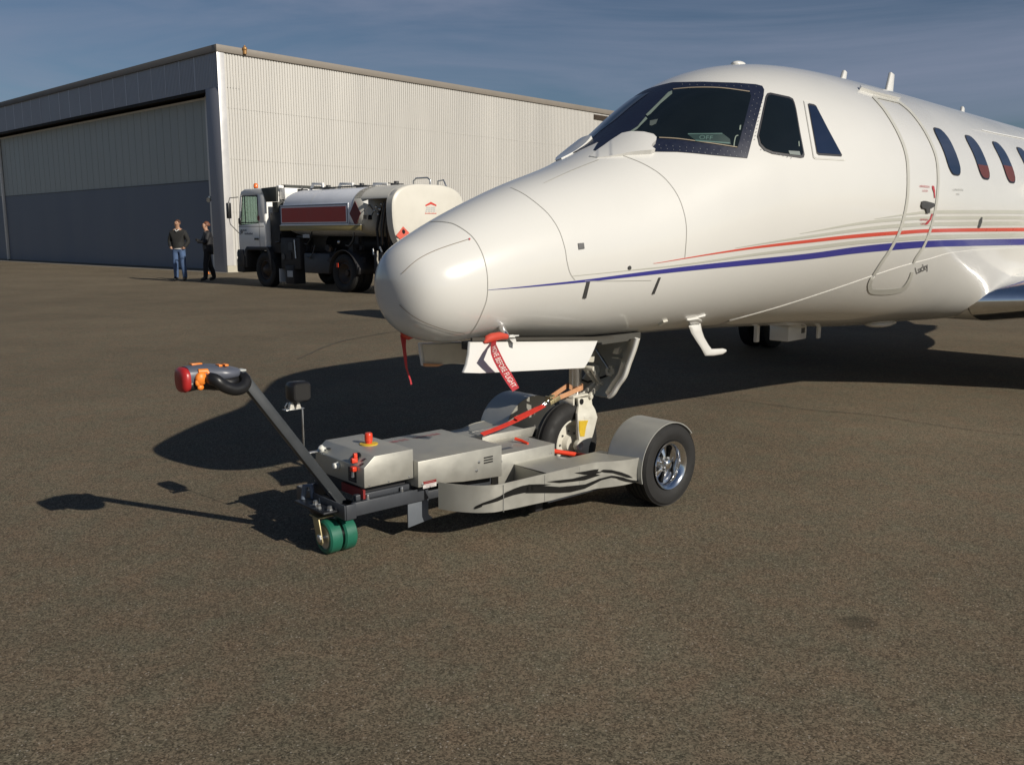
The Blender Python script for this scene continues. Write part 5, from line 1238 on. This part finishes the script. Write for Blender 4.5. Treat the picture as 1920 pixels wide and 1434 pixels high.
for i in range(14):
    b = MB(); x = -1.20 - .035 * i + random.uniform(-.01, .01); y = -.12 - random.uniform(0, .3)
    b.tube([(x, y, 1.0 + random.uniform(0, .3)), (x + random.uniform(-.06, .03), y + .03, 1.5), (x - .1 + random.uniform(-.05, .05), y, 2.05 + random.uniform(-.1, .08))], random.choice([.012, .02, .03]), 8)
    b.build('pump_pipe', random.choice([DK2, mat('bronze_pipe', (.10, .065, .04), .5, .3), DSTEEL, DK]), trk, smooth=50)
for (x, z, r_) in ((-1.32, 2.0, .03), (-1.45, 1.95, .035), (-1.25, 1.92, .03), (-1.5, 2.06, .025), (-1.38, 1.84, .03)):
    b = MB(); b.ball((x, -.07, z), r_, 10); b.build('valve_knob', STEEL, trk, smooth=60)
# panel, diamond, strip
def plane_poly(pts, y, t, name, m, parent):
    b = MB(); b.prism(pts, lambda a, c, tt: Vector((a, tt, c)), y, y + t); return b.build(name, m, parent)
b = MB(); x0, x1, z0, z1, w_ = 2.46, -.34, 1.64, 2.10, .016
for a, c in (((x0, z0), (x1, z0 + w_)), ((x0, z1 - w_), (x1, z1)), ((x0, z0), (x0 - w_, z1)), ((x1 + w_, z0), (x1, z1))): b.box((min(a[0], c[0]), .002, min(a[1], c[1])), (max(a[0], c[0]), .008, max(a[1], c[1])))
b.build('panel_border', mat('blue_grey_border', (.05, .07, .14), .5), tank)
b = MB(); b.box((-.36, -.02, 1.62), (2.47, .002, 2.12)); b.build('sign_panel', TANKP, tank)
b = MB(); b.box((-.27, .002, 1.685), (2.40, .010, 2.045)); b.build('red_panel', mat('dull_red_panel', (.46, .06, .045), .5, 0, .06, 3, dirt=.1), tank)
plane_poly([(-.42, 1.87), (-.63, 2.16), (-.84, 1.87), (-.63, 1.58)], .002, .008, 'hazard_diamond', mat('dark_red_diamond', (.16, .02, .02), .5), tank)
b = MB(); b.box((-.84, -.03, 1.48), (2.50, .012, 1.575)); b.box((-.84, -.02, 1.575), (2.5, .014, 1.60)); b.build('side_rail', mat('ochre_strip', (.33, .26, .10), .5, dirt=.2), tank, bevel=.004)
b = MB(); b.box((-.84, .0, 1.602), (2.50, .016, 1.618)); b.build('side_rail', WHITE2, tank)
# end-of-barrel placards
for pts, nm, m in (([(678, 379), (700, 371), (701, 392), (690, 383)], 'placard', mat('white_placard', (.7, .7, .68), .4)), ([(681, 403), (687, 403), (687, 411), (681, 411)], 'placard', BLACK), ([(690, 403), (697, 404), (697, 412), (690, 412)], 'placard', BLACK)):
    b = MB(); q = [KF.X(u, v, -1.06) for u, v in pts]; b.loft([q, [p + Vector((-.01, 0, 0)) for p in q]]); b.build(nm, m, tank)
b = MB(); q = [KF.X(u, v, -1.075) for u, v in ((684, 395), (693, 384), (701, 396), (694, 410))]
for i in range(4): b.bar(q[i], q[(i + 1) % 4], .015)
b.build('placard_frame', DSTEEL, tank)
# rails on the tank top
for us in ((579, 608), (631, 664), (694, 729)):
    a, c = us; b = MB()
    p0, p1, p2, p3 = KF.Y(a, 362, -.9), KF.Y(a + 8, 345, -.9), KF.Y(c - 3, 345, -.9), KF.Y(c, 358, -.9)
    p0.z -= .06; p3.z -= .1
    b.bar(p0, p1, .06, .06, (0, 1, 0)); b.bar(p1 + Vector((.03, 0, 0)), p2 - Vector((.03, 0, 0)), .06, .06); b.bar(p2, p3, .06, .06, (0, 1, 0)); b.build('roll_bar', WHITE2, trk, bevel=.012)
for uc in (617, 680, 745, 566):
    b = MB(); p = KF.Y(uc, 355, -1.0); b.cyl((p.x, -1.0, 2.50), (p.x, -1.0, 2.58), .16, 20); b.cyl((p.x + .03, -1.0, 2.58), (p.x + .03, -1.0, 2.64), .06, 12); b.bar((p.x - .2, -.9, 2.56), (p.x + .25, -.9, 2.60), .02); b.build('manhole', DSTEEL, tank, smooth=40)
b = MB(); b.tube([(-1.0, -1.5, 2.5), (-1.0, -1.5, 2.66), (-1.10, -1.5, 2.72), (-1.5, -1.5, 2.72), (-1.6, -1.5, 2.66), (-1.6, -1.5, 2.5)], .02, 8); b.tube([(-1.65, -1.7, 2.5), (-1.65, -1.7, 2.64), (-1.85, -1.7, 2.66), (-1.95, -1.7, 2.5)], .018, 8); b.build('ladder_rail', STEEL, trk, smooth=50)
b = MB(); b.box((-.4, -.75, 2.535), (2.0, -.55, 2.555)); b.build('walkway', DSTEEL, tank)
# tower logo and flame diamond on the rear face
XR = -2.003
def rface(pts, name, m, parent=rc, dx=0):
    b = MB(); q = [KF.X(u, v, XR - dx) for u, v in pts]; b.loft([q, [p + Vector((.003, 0, 0)) for p in q]]); return b.build(name, m, parent)
def k6(p): return [(640 + x / 6.233, 330 + y / 6.233) for x, y in p]
LR = mat('logo_red', (.62, .07, .05), .45); LG_ = mat('logo_grey', (.50, .51, .50), .5)
rface(k6([(983, 340), (1047, 303), (1112, 338), (1110, 356), (1048, 332), (985, 357)]), 'tower_emblem', LR, dx=.002)
for r_ in range(3):
    for c_ in range(4):
        x = 996 + c_ * 27 - r_ * 3 + (c_ - 1.5) * r_ * 2; y = 362 + r_ * 22
        rface(k6([(x, y), (x + 20, y), (x + 21, y + 16), (x - 1, y + 16)]), 'tower_emblem', LG_, dx=.002)
b = MB(); u0, v0 = k6([(980, 443)])[0]
for k in range(9):
    q = [KF.X(u0 + 2.4 * k + a, v0 - c, XR - .004) for a, c in ((0, 0), (1.8, 0), (1.8, (1.7, 1.2, 1.5)[k % 3]), (0, (1.7, 1.2, 1.5)[k % 3]))]; b.add(q, [(0, 1, 2, 3)])
b.build('emblem_lettering', LR, rc)
rface(k6([(641, 697), (722, 590), (796, 665), (716, 770)]), 'hazard_diamond', mat('flame_red', (.66, .13, .09), .45), dx=.002)
rface(k6([(714, 666), (710, 645), (722, 615), (730, 632), (738, 628), (748, 652), (744, 672), (730, 680)]), 'flame_symbol', BLACK, dx=.006)
# chassis and running gear
b = MB(); b.box((-1.9, -1.65, .72), (4.3, -1.45, .95)); b.box((-1.9, -.80, .72), (4.3, -.60, .95)); 
for x in (-1.6, -.6, .6, 1.6, 2.6): b.box((x, -1.5, .75), (x + .12, -.7, .92))
b.build('chassis', DK, trk, bevel=.01)
b = MB(); b.box((.55, -.6, .42), (1.62, -.08, .92)); b.build('fuel_box', DK2, trk, bevel=.03)
b = MB(); b.box((1.75, -.5, .50), (2.62, -.06, 1.30)); b.build('valve_box', DK, trk, bevel=.03)
b = MB(); b.box((2.02, -.4, .12), (2.40, -.03, .60)); sb = b.build('step_box', DK, trk, bevel=.02); b = MB(); b.box((2.06, -.03, .30), (2.30, -.024, .46)); b.build('white_plate', mat('grey_white_plate', (.42, .44, .45), .5), sb)
b = MB(); b.box((2.62, -.35, .16), (2.66, -.02, .50)); b.build('mud_flap', mat('grey_white_plate', (.42, .44, .45), .5), trk)
b = MB(); b.box((1.22, .0, 1.30), (1.50, .01, 1.39)); b.build('white_plate', mat('grey_white_plate', (.42, .44, .45), .5), trk)
b = MB(); b.box((.05, .02, .60), (.12, .035, .70)); b.build('marker_lamp', RED2, trk)
b = MB(); b.cyl((1.9, -1.2, 1.15), (-.5, -1.2, 1.15), .22, 20); b.build('manifold', DK, trk, smooth=40)
for i in range(34):
    x = random.uniform(-.6, 2.7); z = random.uniform(.75, 1.32); y = random.uniform(-.45, -.05)
    b = MB(); k = i % 4
    if k == 0: b.cyl((x, y, z), (x + random.uniform(.15, .6), y, z + random.uniform(-.05, .05)), random.uniform(.02, .05), 10)
    elif k == 1: b.cbox((x, y, z), (random.uniform(.08, .25), .12, random.uniform(.08, .25)))
    elif k == 2: b.cyl((x, y, z), (x, y + .08, z), random.uniform(.05, .11), 16)
    else: b.tube([(x, y, z + .2), (x + .05, y + .03, z), (x + .2, y + .02, z - .12), (x + .35, y, z - .1)], .018, 8)
    b.build(['pipe', 'valve_block', 'flange', 'hose'][k], random.choice([DK2, DK2, DK, DSTEEL, mat('bronze_pipe', (.10, .065, .04), .5)]), trk, bevel=0, smooth=40)
b = MB(); b.cyl((1.92, -.04, .78), (1.96, -.04, 1.25), .018, 8); b.build('grab_handle', STEEL, trk, smooth=40)
b = MB(); b.ball((.10, -.05, 1.20), .045, 10); b.build('sight_glass', STEEL, trk, smooth=60)
for pts in ([(-1.35, -.05, 1.0), (-1.42, .02, .8), (-1.50, .0, .55), (-1.46, -.1, .3)], [(-1.25, 0, 1.05), (-1.3, .02, .92)], [(-1.5, 0, 1.1), (-1.6, .02, .98)]):
    b = MB(); b.tube(pts, .02, 8); b.build('hose', STEEL if len(pts) == 2 else mat('pale_hose', (.35, .33, .28), .6), trk, smooth=50)
b = MB(); b.box((-1.95, -2.2, .45), (-1.15, -.1, .95)); b.build('rear_locker', DK, trk, bevel=.02)
for x, dual in ((-.10, True), (3.30, False)):
    for sd_ in (0, 1):
        for k in range(2 if dual else 1):
            yc = -.14 - .30 * k; yc = yc if sd_ == 0 else -2.25 - yc
            t_ = wheel(trk, (x, yc, .46), (0, 1, 0), .46, .27, .26, name='tyre')
            if k == 0:
                s_ = 1 if sd_ == 0 else -1
                b = MB(); b.lathe((x, yc, .46), (0, s_, 0), [(-.1, .262), (.09, .255), (.10, .23), (.02, .19), (-.02, .12) if dual else (.09, .12), (-.01, .08) if dual else (.14, .08), (.04, .07) if dual else (.16, .05), (.04, .001) if dual else (.16, .001)], 28, caps=False); b.build('rim', mat('dull_brown_rim', (.06, .045, .035), .6, .2, dirt=.3), t_, smooth=40)
for y0 in (-.62, -2.28):
    b = MB(); rings = []
    for k in range(13):
        a = math.pi * (k / 12) * 1.04 - .06; rings.append([Vector((-.10 + .56 * math.cos(a), y0, .48 + .54 * math.sin(a))), Vector((-.10 + .56 * math.cos(a), y0 + .64, .48 + .54 * math.sin(a)))])
    b.loft(rings, caps=False, closed=False); g_ = b.build('rear_mudguard', DK, trk, smooth=50); m_ = g_.modifiers.new('t', 'SOLIDIFY'); m_.thickness = .02

# ================================================================== PEOPLE
SKIN = mat('skin', (.40, .23, .15), .5); HAIR1 = mat('short_brown_hair', (.08, .035, .02), .6, var=.2, scale=60); HAIR2 = mat('reddish_brown_hair', (.16, .06, .03), .6, var=.2, scale=60)
JEAN = mat('blue_denim', (.065, .11, .21), .8, 0, .25, 7, bump=.3); SWEAT = mat('dark_sweater', (.018, .018, .017), .85, 0, .15, 12, bump=.4)
SHOE = mat('black_shoe', (.012, .012, .012), .5); SHIRT = mat('white_shirt', (.62, .62, .60), .7); JACK = mat('black_jacket', (.010, .010, .012), .7, 0, .15, 12, bump=.4); VEST = mat('grey_vest', (.085, .085, .08), .8, 0, .1, 12); BTROU = mat('black_trousers', (.010, .009, .010), .8, 0, .15, 8)
def person(name, label, loc, rz, J, E, mats, regions):
    root = thing(name, label, 'person', None, loc, rz)
    me = bpy.data.meshes.new('skeleton'); names = list(J); me.from_pydata([J[k][0] for k in names], [(names.index(a), names.index(c)) for a, c in E], [])
    o = bpy.data.objects.new('skeleton', me); COL.objects.link(o)
    o.modifiers.new('s', 'SKIN'); sv = me.skin_vertices[0].data if me.skin_vertices else None
    if sv is None:
        bm = bmesh.new(); bm.from_mesh(me); bm.verts.layers.skin.verify(); bm.to_mesh(me); bm.free(); sv = me.skin_vertices[0].data
    for i, k in enumerate(names):
        r = J[k][1]; sv[i].radius = r if isinstance(r, tuple) else (r, r); sv[i].use_root = (k == 'pelvis')
    ss = o.modifiers.new('u', 'SUBSURF'); ss.levels = 2; ss.render_levels = 2
    dg = bpy.context.evaluated_depsgraph_get(); dg.update(); m2 = bpy.data.meshes.new_from_object(o.evaluated_get(dg)); bpy.data.objects.remove(o)
    m2.materials.clear()
    for m in mats: m2.materials.append(m)
    P = {k: Vector(J[k][0]) for k in names}
    for p in m2.polygons:
        c = p.center; best = None
        for (a, e) in E:
            d = P[e] - P[a]; t = max(0, min(1, (c - P[a]).dot(d) / d.length_squared)); q = (c - P[a] - d * t).length
            if best is None or q < best[0]: best = (q, a, e, t)
        p.material_index = regions(c, best[1], best[2], best[3]); p.use_smooth = True
    b_ = bpy.data.objects.new('body', m2); COL.objects.link(b_); b_.parent = root
    return root
def legs(J, E, x=.10, st=.14, fwd=(0, 0), knee=(0, 0)):
    for i, s in ((0, 'L'), (1, 'R')):
        sg = 1 if i == 0 else -1; f = fwd[i]
        J['hip' + s] = ((sg * x, 0, .92), (.112, .112)); J['knee' + s] = ((sg * (x + st) / 2, f * .5 - .02 + knee[i], .50), .084); J['calf' + s] = ((sg * (st - .005), f * .8 + .01, .30), .078); J['ank' + s] = ((sg * st, f + .02, .10), .070); J['toe' + s] = ((sg * (st + .015), f - .13, .045), (.045, .038))
        E += [('pelvis', 'hip' + s), ('hip' + s, 'knee' + s), ('knee' + s, 'calf' + s), ('calf' + s, 'ank' + s), ('ank' + s, 'toe' + s)]
def hand(J, E, s, w, d, side, curl):
    w = Vector(w); d = Vector(d).normalized(); side = Vector(side).normalized(); curl = Vector(curl).normalized(); pm_ = w + d * .075
    J['palm' + s] = (tuple(pm_), (.030, .018)); E.append(('wr' + s, 'palm' + s))
    for i, (o, l) in enumerate(((-.027, .070), (-.009, .082), (.009, .076), (.026, .060))):
        a = pm_ + side * o + d * .02; m_ = a + d * l * .55 + curl * l * .15; t_ = m_ + d * l * .25 + curl * l * .35
        for k, p in zip('abc', (a, m_, t_)): J['f%d%s%s' % (i, k, s)] = (tuple(p), .0085)
        E += [('palm' + s, 'f%da%s' % (i, s)), ('f%da%s' % (i, s), 'f%db%s' % (i, s)), ('f%db%s' % (i, s), 'f%dc%s' % (i, s))]
    a = w + d * .03 - side * .035; t_ = a - side * .02 + d * .035 + curl * .01
    J['tha' + s] = (tuple(a), .011); J['thb' + s] = (tuple(t_), .009); E += [('wr' + s, 'tha' + s), ('tha' + s, 'thb' + s)]
def head(J, E, z=1.55, tx=0, ty=0, lean=0):
    J['neck'] = ((lean, -.005, z), .058); J['jaw'] = ((lean + tx * .3, -.03 + ty, z + .075), (.064, .070)); J['face'] = ((lean + tx * .4, -.02 + ty, z + .15), (.080, .094)); J['skull'] = ((lean + tx * .4, .0 + ty, z + .215), (.074, .084))
    J['nose'] = ((lean + tx * .4, -.118 + ty, z + .125), .014); E += [('chest', 'neck'), ('neck', 'jaw'), ('jaw', 'face'), ('face', 'skull'), ('face', 'nose')]
def hair(root, c, r, m, back=.02):
    b = MB(); n = 20; rings = []
    for i in range(9):
        a = math.pi * .5 * i / 8 * 1.15; ring = []
        for k in range(n):
            t = 2 * math.pi * k / n; fr = 1 if math.cos(t) < .25 else 0
            lim = 1.0 if math.sin(t) > -.35 else .55
            aa = a * lim; wv = 1 + .04 * math.sin(5 * t + i)
            ring.append(Vector((c[0] + r[0] * wv * math.sin(aa) * math.cos(t), c[1] + back + r[1] * wv * math.sin(aa) * math.sin(t), c[2] + r[2] * wv * math.cos(aa))))
        rings.append(ring)
    b.loft(rings, caps=True); return b.build('hair', m, root, smooth=60)
def face_bits(root, c):
    for sg in (-1, 1):
        b = MB(); b.ball((c[0] + sg * .031, c[1] - .082, c[2] + .012), .010, 8); b.build('eye', mat('eye_dark', (.03, .02, .015), .3), root, smooth=60)
        b = MB(); b.ball((c[0] + sg * .078, c[1] + .01, c[2]), .024, 8, (.45, .7, 1.2)); b.build('ear', SKIN, root, smooth=60)
    b = MB(); b.ball((c[0], c[1] - .078, c[2] - .052), .020, 8, (1.2, .5, .3)); b.build('mouth', mat('lip', (.28, .08, .06), .5), root, smooth=60)
# man 1
J = {'pelvis': ((0, 0, .97), (.150, .115)), 'waist': ((0, 0, 1.12), (.168, .125)), 'chest': ((0, .01, 1.37), (.185, .13))}; E = [('pelvis', 'waist'), ('waist', 'chest')]
legs(J, E, .10, .135, (0, .0)); head(J, E, 1.56)
for sg, s in ((1, 'L'), (-1, 'R')):
    J['sh' + s] = ((sg * .205, .01, 1.44), .084); J['el' + s] = ((sg * .295, .045, 1.17), .068); J['wr' + s] = ((sg * .20, -.085, .99), .050); J['hd' + s] = ((sg * .155, -.085, .93), (.032, .024))
    E += [('chest', 'sh' + s), ('sh' + s, 'el' + s), ('el' + s, 'wr' + s), ('wr' + s, 'hd' + s)]
def reg1(c, a, e, t):
    if a.startswith('ank') or (a.startswith('calf') and c.z < .07): return 3
    if 'hd' in e: return 0 if c.z > .955 else 1
    if a.startswith('el') and t > .93: return 0
    if a in ('neck', 'jaw', 'face') or e == 'neck' and t > .8: return 0
    if c.z < .985 and not a.startswith('el') and not a.startswith('sh'): return 1
    return 2
g1 = ground(339, 527.5)
p1_ = person('person', 'person in dark sweater and blue jeans standing with hands in pockets', g1, R(-20 + 14), J, E, [SKIN, JEAN, SWEAT, SHOE], reg1)
hair(p1_, (0, .0, 1.722), (.084, .100, .098), HAIR1); face_bits(p1_, (0, -.02, 1.70))
b = MB(); b.tube([(.075, -.02, 1.545), (.05, -.075, 1.515), (0, -.105, 1.475), (-.05, -.075, 1.515), (-.075, -.02, 1.545), (0, .07, 1.565), (.075, -.02, 1.545)], .014, 8); b.build('collar', SHIRT, p1_, smooth=60)
b = MB(); b.loft([[Vector((rr * math.cos(t), rr * .78 * math.sin(t), z)) for t in [2 * math.pi * k / 24 for k in range(24)]] for rr, z in ((.176, .955), (.180, .99), (.17, 1.0))], caps=False); b.build('shirt_hem', SHIRT, p1_, smooth=60)
b = MB(); b.loft([[Vector((rr * math.cos(t), rr * .80 * math.sin(t), z)) for t in [2 * math.pi * k / 24 for k in range(24)]] for rr, z in ((.174, .985), (.196, .99), (.200, 1.06), (.190, 1.16))], caps=False); b.build('sweater_hem', SWEAT, p1_, smooth=60)
# man 2, side-on, facing the first
J = {'pelvis': ((0, 0, .95), (.145, .120)), 'waist': ((0, -.01, 1.10), (.160, .135)), 'chest': ((0, 0, 1.33), (.180, .145))}; E = [('pelvis', 'waist'), ('waist', 'chest')]
legs(J, E, .095, .12, (-.13, .16)); head(J, E, 1.50, 0, -.01)
J['shL'] = ((.19, .01, 1.40), .084); J['elL'] = ((.24, -.06, 1.14), .066); J['wrL'] = ((.10, -.25, 1.17), .034)
J['shR'] = ((-.19, .01, 1.40), .084); J['elR'] = ((-.24, -.10, 1.15), .066); J['wrR'] = ((-.09, -.29, 1.24), .034)
E += [('chest', 'shL'), ('shL', 'elL'), ('elL', 'wrL'), ('chest', 'shR'), ('shR', 'elR'), ('elR', 'wrR')]
hand(J, E, 'L', (.10, -.25, 1.17), (-1, -.2, .1), (0, .2, 1), (0, .8, -.2)); hand(J, E, 'R', (-.09, -.29, 1.24), (1, -.1, -.1), (0, .2, 1), (0, .8, -.2))
def reg2(c, a, e, t):
    if a.startswith('ank') or (a.startswith('calf') and c.z < .07): return 3
    if a in ('neck', 'jaw', 'face') or e == 'neck' and t > .8: return 0
    if a.startswith('wr') or a.startswith('palm') or a.startswith('f0') or a.startswith('f1') or a.startswith('f2') or a.startswith('f3') or a.startswith('tha'): return 4
    if a.startswith('el') or a.startswith('sh'): return 2
    if c.z < .93: return 1
    return 5 if c.y < -.035 else 2
g2 = ground(392, 527.5)
p2_ = person('person', 'person in black jacket over grey vest, seen side-on by the hangar corner', g2, R(-58 - 5), J, E, [SKIN, BTROU, JACK, SHOE, mat('dark_glove', (.03, .028, .026), .6), VEST], reg2)
hair(p2_, (0, .0, 1.662), (.086, .104, .104), HAIR2, .014); face_bits(p2_, (0, -.03, 1.64))
b = MB(); b.loft([[Vector((rr * math.cos(t), rr * .82 * math.sin(t) + .015, z)) for t in [math.pi * (-.12 + 1.24 * k / 20) for k in range(21)]] for rr, z in ((.190, .80), (.200, .95), (.195, 1.12), (.205, 1.30), (.14, 1.46))], caps=False, closed=False); jk = b.build('jacket_back', JACK, p2_, smooth=60); m_ = jk.modifiers.new('t', 'SOLIDIFY'); m_.thickness = .012
# orange cone by the door foot
cg = ground(388, 513.5); cn = thing('traffic_cone', 'small orange cone standing behind the legs of the person in the black jacket', 'traffic cone', None, (cg.x, cg.y, 0), 0)
b = MB(); b.lathe((0, 0, .02), (0, 0, 1), [(0, .08), (.10, .045), (.20, .022), (.20, .001)], 20); b.build('cone', ORANGE, cn, smooth=40)
b = MB(); b.box((-.10, -.10, 0), (.10, .10, .02)); b.build('base', ORANGE, cn, bevel=.005)
